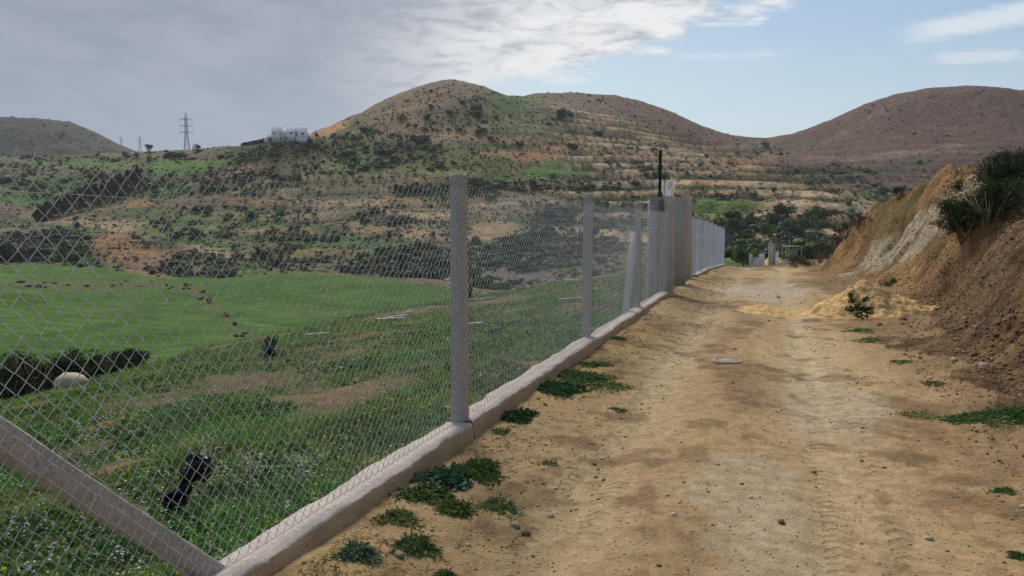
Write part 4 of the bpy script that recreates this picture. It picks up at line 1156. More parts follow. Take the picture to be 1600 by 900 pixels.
# ------------------------------------------------------------------ bushes on the hills: density read in patches
def dens(u, v, ru, rv, k, ang=0, base=None):
    c, s_ = math.cos(rad(ang)), math.sin(rad(ang)); du = GU + 6 * nB - u; dv = GV + 4 * nB - v
    q = np.sqrt(((du * c + dv * s_) / ru) ** 2 + ((-du * s_ + dv * c) / rv) ** 2)
    return k * sst(1.25, .7, q)
D_ = np.full(len(gx), .13)
D_ = np.where((GU > 1185) & (GV < 245), .03, D_)
for a in [(600, 235, 90, 30, 1.1), (440, 235, 110, 14, 2.2, -8), (640, 250, 60, 14, 1.0), (520, 265, 60, 14, .8), (350, 285, 130, 20, 1.6), (150, 290, 120, 26, 1.5), (180, 248, 150, 5, 1.2), (50, 275, 60, 18, 1.6),
          (60, 385, 80, 26, 2.2), (330, 350, 90, 30, .7), (450, 350, 60, 40, .8), (520, 375, 60, 20, .9), (600, 345, 50, 30, .8), (640, 415, 100, 22, 3.2), (380, 405, 120, 14, 1.5), (290, 425, 80, 10, 1.3),
          (820, 400, 80, 26, 2.4), (900, 365, 80, 45, 2.2), (690, 300, 90, 14, 1.3), (820, 290, 120, 12, 1.2), (700, 360, 50, 20, .8), (740, 190, 40, 20, .8), (880, 190, 30, 10, 1.3), (960, 180, 50, 8, .3),
          (920, 295, 80, 8, 1.6), (970, 230, 80, 12, 1.1), (1040, 262, 90, 8, 1.6), (1100, 285, 110, 30, .55), (1150, 355, 130, 18, 2.6), (1200, 378, 130, 26, 3.2), (1290, 350, 70, 18, 2.4), (1290, 275, 80, 16, .9), (1180, 245, 60, 20, .5), (1340, 300, 60, 16, .9),
          (1020, 340, 60, 26, 1.6), (640, 200, 60, 30, .35)]:
    D_ = np.maximum(D_, dens(*a))
for a in [(880, 263, 62, 13), (390, 217, 45, 6), (770, 362, 42, 14), (290, 262, 50, 6), (800, 434, 60, 8), (1400, 200, 200, 50), (980, 190, 90, 35), (520, 203, 26, 9)]:
    D_ *= 1 - .93 * dens(*a[:4], 1.0)
D_ *= 1 - .75 * np.clip(msk, 0, 1)
D_ *= .25 + 1.5 * sst(-.15, .55, nC + .5 * nD)
okv = vis & (zone >= Z_HILL) & ((gr > 150) | ((gr > 75) & (GU > 1080) & (GV < 410))) & (gy > 10)
# screen area of a cell
GVs = GV.reshape(sh); dV = np.abs(np.gradient(GVs, axis=0)).ravel()
wgt = np.where(okv, D_ * np.clip(dV, 0, 6), 0)
wgt *= np.where((GU > 150) & (GU < 250) & (gr > 900), 0, 1)
NB = 7000
idx = rng.choice(len(gx), NB, replace=False, p=wgt / wgt.sum())
size = np.exp(rng.normal(-.05, .55, NB)) * .95 * np.interp(gr[idx], [75, 150, 500, 1300], [.5, .8, 1.2, 2.6])
size = np.where(D_[idx] < .3, size * .7, size)
size = np.clip(size, .4, 5.5)
order = np.argsort(-size * 1.0 / gr[idx])
big = order[:210]; rest = order[210:]
def region(i):
    u, v, r = GU[i], GV[i], gr[i]
    if r > 900: return 'dark bush on the far blue-grey hill at the left', 'bushes on the far left hill'
    if u > 1185 and v < 260: return 'small dark bush on the bare rosy hill at the right', 'bushes on the bare right hill'
    if v > 385: return 'dark bush crowded in the ravine behind the green meadow', 'bushes in the ravine'
    if u > 860: return 'dark bush on the terraced slope in the middle distance', 'bushes on the terraced slope'
    if u > 480 and v < 290: return 'dark round bush on the flank of the main hill', 'bushes on the main hill'
    if u < 480 and v < 290: return 'dark round bush on the green ridge at the left', 'bushes on the left ridge'
    return 'dark bush on the broken green and ochre slopes behind the meadow', 'bushes on the broken slopes'
tones = ['dark', 'olive', 'olive', 'grey']
for k_ in big:
    i = idx[k_]; lb, gp = region(i)
    put_bush((gx[i], gy[i], gz[i]), size[k_], size[k_] * rng.uniform(.8, 1.2), tones[int(rng.integers(0, 4))], lb, gp)
vs, ts, qs, cs, o_ = [], [], [], [], 0
for k_ in rest:
    i = idx[k_]; V, t, q, c = BUSHL[int(rng.integers(0, 12))]; th = rng.uniform(0, 6.28); R_ = size[k_]
    ct, st_ = math.cos(th), math.sin(th)
    W3 = np.stack([(V[:, 0] * ct - V[:, 1] * st_) * R_ + gx[i], (V[:, 0] * st_ + V[:, 1] * ct) * R_ * rng.uniform(.8, 1.2) + gy[i], V[:, 2] * R_ * rng.uniform(.75, 1.15) + gz[i] - .08 * R_], 1)
    col = {'dark': DARKG, 'grey': GREYP, 'olive': OLIVE}[tones[int(rng.integers(0, 4))]] * rng.uniform(.65, 1.6)
    vs.append(W3); ts.append(t + o_); qs.append(q + o_); cs.append(c * col); o_ += len(V)
# low heath: single tufts, a few leaves each
w2 = np.where(okv & (gr > 180), np.clip(dV, 0, 6) * (.35 + D_) * np.where((GU > 1185) & (GV < 250), .35, 1) * np.where(zone == Z_FARH, .5, 1) * (1 - .85 * np.clip(msk, 0, 1)), 0)
for a in [(880, 263, 62, 13), (770, 362, 42, 14), (520, 203, 26, 9), (800, 434, 60, 8)]: w2 *= 1 - .9 * dens(*a, 1.0)
i2 = rng.choice(len(gx), 11000, replace=False, p=w2 / w2.sum())
TUFT = []
for q_ in range(8):
    r3 = np.random.default_rng(900 + q_); V = ICO1_V * (1 + .3 * r3.uniform(-1, 1, (12, 1))) * [1, 1, .7] + [0, 0, .35]; c_ = r3.normal(size=(16, 3)) * [.6, .6, .3] + [0, 0, .55]
    a_ = r3.normal(size=(16, 3)) * .3; b_ = r3.normal(size=(16, 3)) * .3
    TUFT.append((np.concatenate([V, np.stack([c_ - a_, c_ + b_, c_ + a_, c_ - b_], 1).reshape(-1, 3)]), ICO1_F, np.arange(16)[:, None] * 4 + np.arange(4)[None] + 12))
for i in i2:
    V, t, q = TUFT[int(rng.integers(0, 8))]; R_ = rng.uniform(.28, .75) * np.interp(gr[i], [180, 600, 1300], [.8, 1.15, 2.5])
    vs.append(V * R_ + [gx[i], gy[i], gz[i] - .1]); ts.append(t + o_); qs.append(q + o_); o_ += len(V)
    cs.append(np.full((len(V), 3), 1.0) * [DARKG, GREYP, OLIVE][int(rng.integers(0, 3))] * rng.uniform(.7, 1.5))
o = obj('hillside_scrub', mkmesh('hillside_scrub', np.concatenate(vs), [np.concatenate(ts), np.concatenate(qs)], np.concatenate(cs)), M_scrub)
tag(o, 'low dark scrub sprinkled over all the hillsides', 'scrub', kind='stuff')

# prominent single bushes one can point at
for (u, v, w_, lb) in [(811, 228, 1.0, 'single round dark bush standing on the ochre strip right of the main hill'), (750, 208, 1.3, 'upright dark bush below the clump on the main hill'),
                       (673, 168, .7, 'lone dark bush high on the left face of the main hill'), (722, 163, .8, 'dark bush near the top of the main hill'), (745, 172, 1.6, 'largest dark clump near the top of the main hill'),
                       (745, 182, 1.4, 'dark clump just under the largest one on the main hill'), (875, 182, 1.6, 'long dark clump at the right edge of the green shoulder'), (265, 247, 1.5, 'big round dark bush on the ridge below the large pylon'),
                       (1208, 303, .9, 'lone brown bush on a bare ochre terrace'), (935, 212, 1.0, 'dark bush at the upper terraces beside the green shoulder'), (702, 178, .9, 'dark bush in the middle of the main hill face')]:
    p = at(u, v, 60); R_ = w_ * 9 / FPX * p.y * .62
    put_bush(p, R_, R_ * 1.25, 'dark', lb, None)

# ------------------------------------------------------------------ trees
def tree(p, Hh, R_, kind, label, group, name, seed):
    r_ = np.random.default_rng(seed); T = tag(empty(name, p, r_.uniform(0, 6)), label, 'tree', group)
    m = MB(); m.tube([[0, 0, -.4], [.02 * Hh, 0, Hh * .3], [0, .02 * Hh, Hh * .7]], [Hh * .035, Hh * .025, Hh * .01], 7)
    for q in range(4):
        a = q * 1.6 + r_.uniform(0, 1); m.tube([[0, 0, Hh * (.25 + .08 * q)], [math.cos(a) * R_ * .6, math.sin(a) * R_ * .6, Hh * (.5 + .07 * q)]], [Hh * .014, Hh * .005], 5)
    m.build('trunk', M_root, T, True)
    if kind == 'conifer':
        n = 900; t = r_.uniform(0, 1, n) ** .8; a = r_.uniform(0, 2 * math.pi, n); rr_ = R_ * (np.sin(np.clip(t, 0, 1) ** .55 * math.pi) * .9 + .12) * np.sqrt(r_.uniform(.25, 1.1, n)) * (1 + .18 * np.sin(a * 3 + t * 9))
        c = np.stack([np.cos(a) * rr_, np.sin(a) * rr_, Hh * (.06 + .94 * t)], 1); base = np.array([.018, .026, .014]); ls = R_ * .26
    else:
        nl = 11; lc = np.stack([r_.normal(0, .42, nl) * R_, r_.normal(0, .42, nl) * R_, Hh * r_.uniform(.38, .86, nl)], 1); lr = r_.uniform(.28, .5, nl) * R_
        n = 1300; li = r_.integers(0, nl, n); d = r_.normal(size=(n, 3)); d /= np.linalg.norm(d, axis=1)[:, None]
        c = lc[li] + d * (lr[li] * r_.uniform(.45, 1.15, n))[:, None]; base = np.array([.085, .130, .036] if kind == 'green' else [.058, .080, .034]); ls = R_ * .15
    d = r_.normal(size=(n, 3)); d /= np.linalg.norm(d, axis=1)[:, None]; a_ = np.cross(d, r_.normal(size=(n, 3))); a_ /= np.linalg.norm(a_, axis=1)[:, None]; b_ = np.cross(d, a_)
    s_ = (ls * r_.uniform(.5, 1.2, n))[:, None]
    V = np.stack([c - a_ * s_ * .6, c + b_ * s_ * .45, c + a_ * s_ * .7, c - b_ * s_ * .45], 1).reshape(-1, 3)
    obj('crown', mkmesh('crown', V, np.arange(n)[:, None] * 4 + np.arange(4)[None], np.repeat(base[None] * r_.uniform(.6, 1.6, (n, 1)), 4, axis=0)), M_scrub, T)
    return T
k_ = 0
for (u, v, hpx, wpx) in [(75, 342, 26, 20), (92, 338, 30, 18), (107, 334, 32, 18), (122, 330, 34, 18), (137, 326, 36, 20), (150, 322, 34, 18), (163, 317, 34, 17), (176, 312, 32, 18), (189, 306, 32, 18), (201, 301, 34, 20), (213, 297, 38, 20), (64, 347, 22, 20)]:
    p = at(u, v, 200); tree(p, hpx / FPX * p.y, wpx / FPX * p.y * .5, 'conifer', 'nearly black conifer in the slanting row on the left slope', 'row of dark conifers', 'conifer', 400 + k_); k_ += 1
for (u, v, hpx, wpx, kd, lb) in [(1161, 416, 40, 40, 'green', 'rounded dark green tree beside the end of the second fence'), (1148, 372, 30, 34, 'dark', 'dark spreading tree above the pale clearing near the track end'),
                                 (1172, 362, 20, 30, 'dark', 'dark tree left of the distant gateway'), (1192, 378, 26, 30, 'green', 'olive green tree directly behind the distant gateway'),
                                 (1214, 358, 20, 30, 'dark', 'dark tree above the distant gateway'), (1240, 374, 18, 30, 'dark', 'dark tree shading the flat-roofed shelter'), (1258, 366, 20, 26, 'green', 'grey-green tree right of the shelter'), (1272, 362, 22, 26, 'green', 'green tree nearest the foot of the earth bank'),
                                 (1290, 352, 22, 28, 'dark', 'dark tree against the left edge of the earth bank'), (1225, 345, 20, 34, 'dark', 'dark tree at the upper edge of the wooded hollow')]:
    p = at(u, v - 2, 46); 
    if u == 1161:
        a_, _ = ray(u, v); Y_ = 60.; p = Vector((float(a_) * Y_, Y_, ground_at(float(a_) * Y_, Y_)))
    tree(p, hpx / FPX * p.y, wpx / FPX * p.y * .5, kd, lb, 'trees in the hollow at the end of the track', 'tree', 440 + k_); k_ += 1
p = at(232, 238, 500); tree(p, 6, 3.2, 'dark', 'small tree on the skyline left of the large pylon', 'skyline trees', 'tree', 500)
p = at(309, 236, 500); tree(p, 5, 2.6, 'dark', 'small tree on the skyline right of the large pylon', 'skyline trees', 'tree', 501)
# clipped hedge in front of the outbuilding
V, Q_, Cc = [], [], []
n = 700; t = rng.uniform(0, 1, n)
hp = [at(u, v + 3, 380) for u, v in ((378, 221), (400, 219), (424, 215))]
hx = np.interp(t, [0, .5, 1], [p.x for p in hp]); hy = np.interp(t, [0, .5, 1], [p.y for p in hp]); hz_ = np.interp(t, [0, .5, 1], [p.z for p in hp])
c = np.stack([hx + rng.normal(0, .4, n), hy + rng.normal(0, .5, n), hz_ + rng.uniform(0, 1, n) * np.interp(t, [0, 1], [1.2, 3.4])], 1)
a_ = rng.normal(size=(n, 3)); a_ /= np.linalg.norm(a_, axis=1)[:, None]; b_ = np.cross(a_, rng.normal(size=(n, 3))); b_ /= np.linalg.norm(b_, axis=1)[:, None]
V = np.stack([c - a_ * .6, c + b_ * .5, c + a_ * .6, c - b_ * .5], 1).reshape(-1, 3)
o = obj('hedge', mkmesh('hedge', V, np.arange(n)[:, None] * 4 + np.arange(4)[None], np.repeat(np.array([[.028, .045, .018]]) * rng.uniform(.6, 1.5, (n, 1)), 4, axis=0)), M_scrub)
tag(o, 'dark hedge climbing the ridge to the left of the white villa', 'hedge')
# ------------------------------------------------------------------ grass and wild flowers of the yard
def yard_pts(n, r0, r1, a0=-38, a1=16, pw=1.0):
    if a0 == -38: n = int(n * 1.25); a0 = -52
    a = np.radians(rng.uniform(a0, a1, n)); t = rng.uniform(0, 1, n)
    r = np.exp(np.log(r0) + (np.log(r1) - np.log(r0)) * t)
    x = r * np.sin(a); y = r * np.cos(a); s, d = sd(x, y)
    ok = (d < FD - .12) & (s > .2) & (s < 36) & (d > -16)
    return x[ok], y[ok], r[ok], s[ok], d[ok]
def yard_cover(x, y):
    y1 = fbm(x, y, 3.5, 4, 141); y2 = fbm(x, y, .9, 4, 142); s, d = sd(x, y); y4 = fbm(x, y, 1.1, 3, 145)
    b = y1 * .7 + y2 * .55 + .12 * sst(8, 20, np.hypot(x, y))
    for s0, d0_, rs, rd_ in [(16.5, -8.0, 2.6, .8), (21, -7.0, 2.2, .8), (6.2, -3.9, 1.1, .5), (16, -3.4, 2.2, .6), (24, -5.0, 3.5, 1.2)]:
        q = np.sqrt(((s - s0) / rs) ** 2 + ((d - d0_) / rd_) ** 2) + .4 * y2; b = b + .35 * sst(1.3, .7, q)
    b = b + .5 * sst(.42, .6, .6 * y4 + .5 * y2)
    return b, y1, y2
x, y, r, s, d = yard_pts(330000, 1.6, 34)
b, y1, y2 = yard_cover(x, y)
keep = rng.uniform(0, 1, len(x)) < np.clip(1.15 - 1.5 * sst(.15, .62, b), .05, 1)
x, y, r, b, y1, y2 = [q[keep] for q in (x, y, r, b, y1, y2)]
cl = fbm(x, y, .28, 3, 171)                    # tufts
z = height(x, y) - .01
n = len(x)
L = (.035 + .055 * np.clip(.5 + cl, 0, 1.3)) * rng.uniform(.5, 1.4, n) * np.interp(r, [2, 10, 34], [.9, 1.15, 2.0]) * np.where(d[keep] > -3.2, 1.25, 1)
Wd = rng.uniform(.004, .009, n) * np.interp(r, [2, 8, 34], [.9, 1.9, 5.5])
hueA = jit((.110, .190, .040), n, .4); hueB = jit((.200, .220, .072), n, .35); hueC = jit((.085, .155, .056), n, .35); dry = jit((.26, .21, .115), n, .3)
f = sst(-.3, .4, y1 + .3 * y2)[:, None]; col = hueA * (1 - f) + hueB * f
f = (cl > .25)[:, None]; col = np.where(f, hueC, col)
lush = sst(.0, .45, fbm(x, y, 1.3, 3, 177) + .5 * sst(-6, -3, sd(x, y)[1]) - .15)[:, None]; col = col * (1 - lush) + jit((.100, .240, .042), n, .4) * lush; L = L * (1 + .45 * lush[:, 0])
yg = sst(.25, .5, fbm(x, y, .8, 2, 178))[:, None]; col = col * (1 - .7 * yg) + .7 * yg * jit((.20, .25, .05), n, .3)
f = (rng.uniform(0, 1, n) < .10 + .18 * sst(.1, .5, b))[:, None]; col = np.where(f, dry, col)
o = strip_obj('grass', M_leaf, np.stack([x, y, z], 1), rdir(n, .25, 1.2), L, Wd, rng.uniform(.1, .7, n), col, 2)
tag(o, 'rough low green weeds and grass covering the sloping plot behind the fence', 'grass', kind='stuff')
# broad leaves close to the fence
x, y, r, s, d = yard_pts(42000, 1.6, 14); b, y1, y2 = yard_cover(x, y)
k2 = (fbm(x, y, .7, 3, 181) > -.05) & (rng.uniform(0, 1, len(x)) < np.clip(1 - 1.6 * sst(.1, .5, b), 0, 1))
x, y, r = x[k2], y[k2], r[k2]; n = len(x); cl = fbm(x, y, .5, 2, 182)
L = rng.uniform(.02, .05, n) * np.interp(r, [2, 14], [.9, 1.6]); col = jit((.042, .098, .022), n, .35)
o = strip_obj('ground_weeds', M_leaf, np.stack([x, y, height(x, y) + rng.uniform(.0, .04, n)], 1), rdir(n, .15, 1.6), L, L * .5, rng.uniform(.1, .5, n), col, 2)
tag(o, 'small broad-leaved weeds matted among the grass behind the fence', 'weeds', kind='stuff')
def flowers(n, r0, r1, col, sz, thr, seed, nm, lb, hz):
    x, y, r, s, d = yard_pts(n, r0, r1); m_ = fbm(x, y, 1.4, 3, seed) > thr
    x, y, r = x[m_], y[m_], r[m_]; n = len(x); k = 3
    x = np.repeat(x, k) + rng.normal(0, .012, n * k); y = np.repeat(y, k) + rng.normal(0, .012, n * k); r = np.repeat(r, k); n = len(x)
    L = rng.uniform(.6, 1.3, n) * sz * np.interp(r, [2, 14], [1, 1.6])
    o = strip_obj(nm, M_flower, np.stack([x, y, height(x, y) + rng.uniform(.4, 1, n) * hz], 1), rdir(n, .0, 2.0), L, L * .9, rng.uniform(0, .3, n), jit(col, n, .2), 2)
    tag(o, lb, 'flowers', kind='stuff')
flowers(3400, 1.6, 11, (.62, .62, .56), .012, .12, 191, 'white_wildflowers', 'tiny white wildflowers dotted through the grass behind the fence', .085)
flowers(1500, 1.6, 9, (.60, .60, .04), .014, .1, 193, 'yellow_wildflowers', 'small yellow wildflowers dotted through the grass behind the fence', .09)

# ------------------------------------------------------------------ weeds along the foot of the wall and on the track
def weed(s, d, n, L, Wd, col, label, cat='weed', name='weed_clump', up=.15, spread=.14, seg=4, curl=.5, group='weeds beside the track'):
    x_, y_ = xy(s, d); z_ = ground_at(x_, y_)
    n = int(n * 3.6); spread = spread * 1.15; L = L * .74; Wd = Wd * .6; d = d - .07 if d < -1.5 else d; x_, y_ = xy(s, d); z_ = ground_at(x_, y_)
    a = rng.uniform(0, 6.28, n); q = spread * np.sqrt(rng.uniform(0, 1, n)) * (1 + .4 * np.sin(a * 3 + s)) * (.85 + .12 * rng.normal(size=n))
    bx, by = np.cos(a) * q, np.sin(a) * q
    zz = height(x_ + bx, y_ + by) - z_ - .004 + rng.uniform(0, .5, n) * L * np.clip(1 - q / spread, 0, 1)
    d0_ = d; dirs = rdir(n, up + .15, 1.2); dirs[:, 0] += np.cos(a) * .6; dirs[:, 1] += np.sin(a) * .6; dirs /= np.linalg.norm(dirs, axis=1)[:, None]
    LL = L * rng.uniform(.45, 1.2, n); o = strip_obj(name, M_leaf, np.stack([bx, by, zz], 1), dirs, LL, Wd * rng.uniform(.6, 1.3, n), curl * rng.uniform(.5, 1.5, n), jit(col, n, .35), seg)
    o.location = (x_, y_, z_); tag(o, label, cat, group); return o
GW = (.072, .138, .036); GW2 = (.115, .165, .045); GB = (.080, .135, .068)
weed(4.02, -1.78, 230, .11, .055, (.045, .095, .048), 'largest blue-green broad-leaved weed, crowding up against the wall before the first post', spread=.13, up=.3)
weed(4.25, -1.66, 260, .08, .022, GW, 'leafy mat just beyond the large blue-green weed by the wall', spread=.17)
weed(3.72, -1.74, 260, .07, .018, GW, 'dark green weed patch just nearer than the large blue-green weed', spread=.15)
weed(3.62, -1.52, 160, .09, .014, GW2, 'star-shaped grassy tuft out from the wall before the first post', spread=.07, up=.1)
weed(3.80, -1.42, 150, .05, .012, GW, 'small ragged weed farthest out from the wall before the first post', spread=.13)
weed(3.35, -1.74, 140, .06, .013, GW2, 'sparse grassy tuft against the wall below the large weed', spread=.10)
weed(3.12, -1.52, 170, .065, .012, GW, 'round dark tuft near the bottom edge of the picture, out from the wall', spread=.10)
weed(2.88, -1.70, 120, .07, .02, GB, 'blue-green tuft against the wall at the very bottom of the picture', spread=.08)
weed(2.95, -1.36, 70, .045, .012, GW, 'tiny sprig at the bottom edge beside the wall', spread=.05)
weed(5.55, -1.84, 330, .10, .020, (.030, .080, .022), 'dense dark green cushion against the wall just past the first post', spread=.14)
weed(5.1, -1.80, 60, .06, .014, GW2, 'thin sprig at the wall beside the notch at the first post', spread=.06)
weed(6.6, -1.80, 380, .10, .020, (.034, .082, .024), 'long dark green weed bank along the wall between the first two posts', spread=.24)
weed(7.2, -1.72, 380, .11, .020, GW, 'tallest dark weed along the wall, nearer the second post', spread=.24)
weed(7.0, -1.46, 220, .07, .014, GW2, 'low weed spreading onto the track between the first two posts', spread=.22)
weed(7.9, -1.74, 160, .09, .016, GW, 'narrow weed close before the second post', spread=.14)
weed(9.6, -1.8, 80, .08, .016, GW, 'small weed at the wall just past the second post', spread=.10)
weed(6.2, -1.20, 60, .05, .012, GW, 'small green sprig on the track opposite the dark cushion', spread=.07)
weed(4.6, -1.35, 50, .04, .012, GW2, 'tiny flat weed on the dirt just past the large weeds', spread=.07)
# right of the track
def sdp(u, v):
    p = at(u, v, 2.0, 30); q = sd(p.x, p.y); return float(q[0]), float(q[1])
for (s, d, n, L_, sp, lb) in [(*sdp(1592, 645), 420, .10, .22, 'green weed streak at the right edge of the picture'), (*sdp(1545, 652), 300, .07, .20, 'middle of the green streak at the foot of the bank'), (*sdp(1495, 656), 170, .05, .16, 'left end of the green streak at the foot of the bank'), (*sdp(1430, 648), 60, .04, .14, 'faintest weeds left of the green streak at the foot of the bank'),
                              (*sdp(1567, 768), 80, .045, .06, 'bluish tuft among white pebbles at the lower right'), (*sdp(1592, 872), 60, .05, .04, 'tiny dark tuft in the bottom right corner'),
                              (8.1, 1.55, 60, .05, .10, 'nearest faint weeds at the right edge of the wheel track'), (9.3, 1.45, 90, .05, .13, 'scattered weeds right of the wheel track, nearer than the pale stones'),
                              (11.1, 1.35, 160, .06, .22, 'thin green growth on the track just before the sand heap'), (11.9, 1.30, 140, .06, .2, 'green growth at the near foot of the large sand heap')]:
    weed(s, d, n, L_, .014, GW, lb, spread=sp)

n = 5200; s = np.exp(rng.uniform(math.log(2.2), math.log(20), n)); d = -1.93 + np.abs(rng.normal(0, .26, n)); x, y = xy(s, d)
kp = fbm(x, y, .55, 3, 201) > -.05; s, d, x, y = s[kp], d[kp], x[kp], y[kp]; n = len(x)
L = rng.uniform(.02, .07, n); mixk = rng.uniform(0, 1, (n, 1)); col = np.where(mixk < .5, jit((.30, .235, .13), n, .3), jit((.075, .125, .038), n, .3))
o = strip_obj('dry_litter', M_leaf, np.stack([x, y, height(x, y)], 1), rdir(n, .05, 1.8), L, L * .09 + .001, rng.uniform(.1, .6, n), col, 2)
tag(o, 'thin dry stems and short grass scattered along the foot of the wall', 'litter', kind='stuff')
n = 5000; s = rng.uniform(5, 30, n); t = rng.uniform(-.5, 1.3, n); d = np.interp(s, bk, B0) + t * (np.interp(s, bk, BC) - np.interp(s, bk, B0)); x, y = xy(s, d)
kp = fbm(x, y, .8, 3, 203) > .1; s, d, x, y = s[kp], d[kp], x[kp], y[kp]; n = len(x); L = rng.uniform(.04, .13, n) * np.interp(s, [5, 30], [.8, 1.8])
o = strip_obj('dry_stems', M_leaf, np.stack([x, y, height(x, y)], 1), rdir(n, -.1, 1.8), L, L * .05 + .0015, rng.uniform(.1, .6, n), jit((.25, .185, .11), n, .35), 2)
tag(o, 'dry stems and rootlets sticking out of the cut bank', 'litter', kind='stuff')

n = 26000; s = rng.uniform(1, 30, n); d = np.interp(s, bk, BC) + rng.uniform(-.2, 9, n); x, y = xy(s, d); kp = (fbm(x, y, 1.6, 3, 207) > -.1) & (np.interp(s, [16, 17, 26, 27], [1, 0, 0, 1]) > rng.uniform(0, 1, n) - .15); x, y = x[kp], y[kp]; n = len(x)
L = rng.uniform(.06, .16, n); col = np.where(rng.uniform(0, 1, (n, 1)) < .4, jit((.24, .19, .10), n, .3), jit((.07, .11, .032), n, .3))
o = strip_obj('bank_grass', M_leaf, np.stack([x, y, height(x, y)], 1), rdir(n, .2, 1.4), L, L * .10 + .002, rng.uniform(.1, .6, n), col, 2)
tag(o, 'rough dry and green grass growing along the top of the cut bank', 'grass', kind='stuff')

# ------------------------------------------------------------------ sand heaps
M_sand = simple('yellow_sand', (.66, .43, .19), .95, .08, 7, .30, .05, 30)
def heap(s, d, ru, rv, h, label, seed, skew=0.0, rot=0.0):
    nr, na = 70, 190; rr_ = np.linspace(0, 1.12, nr); a = np.linspace(0, 2 * math.pi, na, endpoint=False)
    R_, A_ = np.meshgrid(rr_, a, indexing='ij'); x_, y_ = xy(s, d)
    lx = np.cos(A_) * R_; ly = np.sin(A_) * R_; wob = 1 + .10 * np.sin(A_ * 3 + seed) + .05 * np.sin(A_ * 7 + seed * 2)
    prof = np.clip(1 - R_, 0, 1); hh = h * (np.sqrt(prof ** 2 + .02) - .1414) / .868 * (1 - skew * lx)
    wx = lx * ru * wob + skew * ru * .25 * prof; wy = ly * rv * wob
    cr, sr = math.cos(rot), math.sin(rot); X_ = x_ + wx * cr - wy * sr; Y_ = y_ + wx * sr + wy * cr
    n_ = .05 * fbm(X_, Y_, .40, 5, seed, .7) * sst(0, .2, prof) + .03 * fbm(X_, Y_, .11, 3, seed + 3) * sst(0, .1, prof)
    Z_ = height(X_, Y_) + hh + n_ * min(1, h * 3) - .05 * sst(.95, 1.12, R_)
    V = np.stack([X_ - x_, Y_ - y_, Z_], -1).reshape(-1, 3); I_ = np.arange(nr * na).reshape(nr, na); J = np.roll(I_, -1, 1)
    Qd = np.stack([I_[:-1], I_[1:], J[1:], J[:-1]], -1).reshape(-1, 4)
    o = obj('sand_heap', mkmesh('sand_heap', V, Qd), M_sand, smooth=True); o.location = (x_, y_, 0); return tag(o, label, 'sand heap', 'sand heaps')
heap(14.35, 1.60, 1.12, 1.0, .60, 'large heap of orange-yellow sand on the right side of the track', 3, -.12, .0)
heap(14.2, .02, .62, .70, .13, 'small low heap of orange sand left of the large one', 9)
# trailing weed on the large heap
hx, hy = xy(13.62, 1.42)
for (dx, dz, dy, n, sp, lb) in [(-.02, .14, 0, 110, .085, 'darkest trailing weed in the middle of the large sand heap'), (.13, .10, -.02, 90, .075, 'right-hand trailing weed on the large sand heap'), (-.17, .12, 0, 70, .07, 'left-hand sprig on the large sand heap'),
                                 (-.12, .33, .14, 36, .05, 'topmost sprig on the large sand heap'), (-.11, .24, .08, 36, .05, 'second sprig from the top of the large sand heap'), (.14, .27, .12, 36, .05, 'faint sprig high on the right of the large sand heap'), (-.04, .03, -.12, 70, .09, 'lowest sprig at the near foot of the large sand heap')]:
    a = rng.uniform(0, 6.28, n); q = sp * np.sqrt(rng.uniform(0, 1, n))
    B_ = np.stack([np.cos(a) * q * 1.2, np.sin(a) * q * .4, np.sin(a) * q * .7 + 0], 1)
    dd_ = rdir(n, .0, 1.4); dd_[:, 1] -= .8; dd_ /= np.linalg.norm(dd_, axis=1)[:, None]
    o = strip_obj('trailing_weed', M_leaf, B_, dd_, rng.uniform(.03, .07, n), rng.uniform(.02, .035, n), rng.uniform(0, .5, n), jit((.040, .078, .026), n, .4), 2)
    o.location = (hx + dx, hy + dy - .12, dz + .05); tag(o, lb, 'weed', 'weeds on the sand heap')

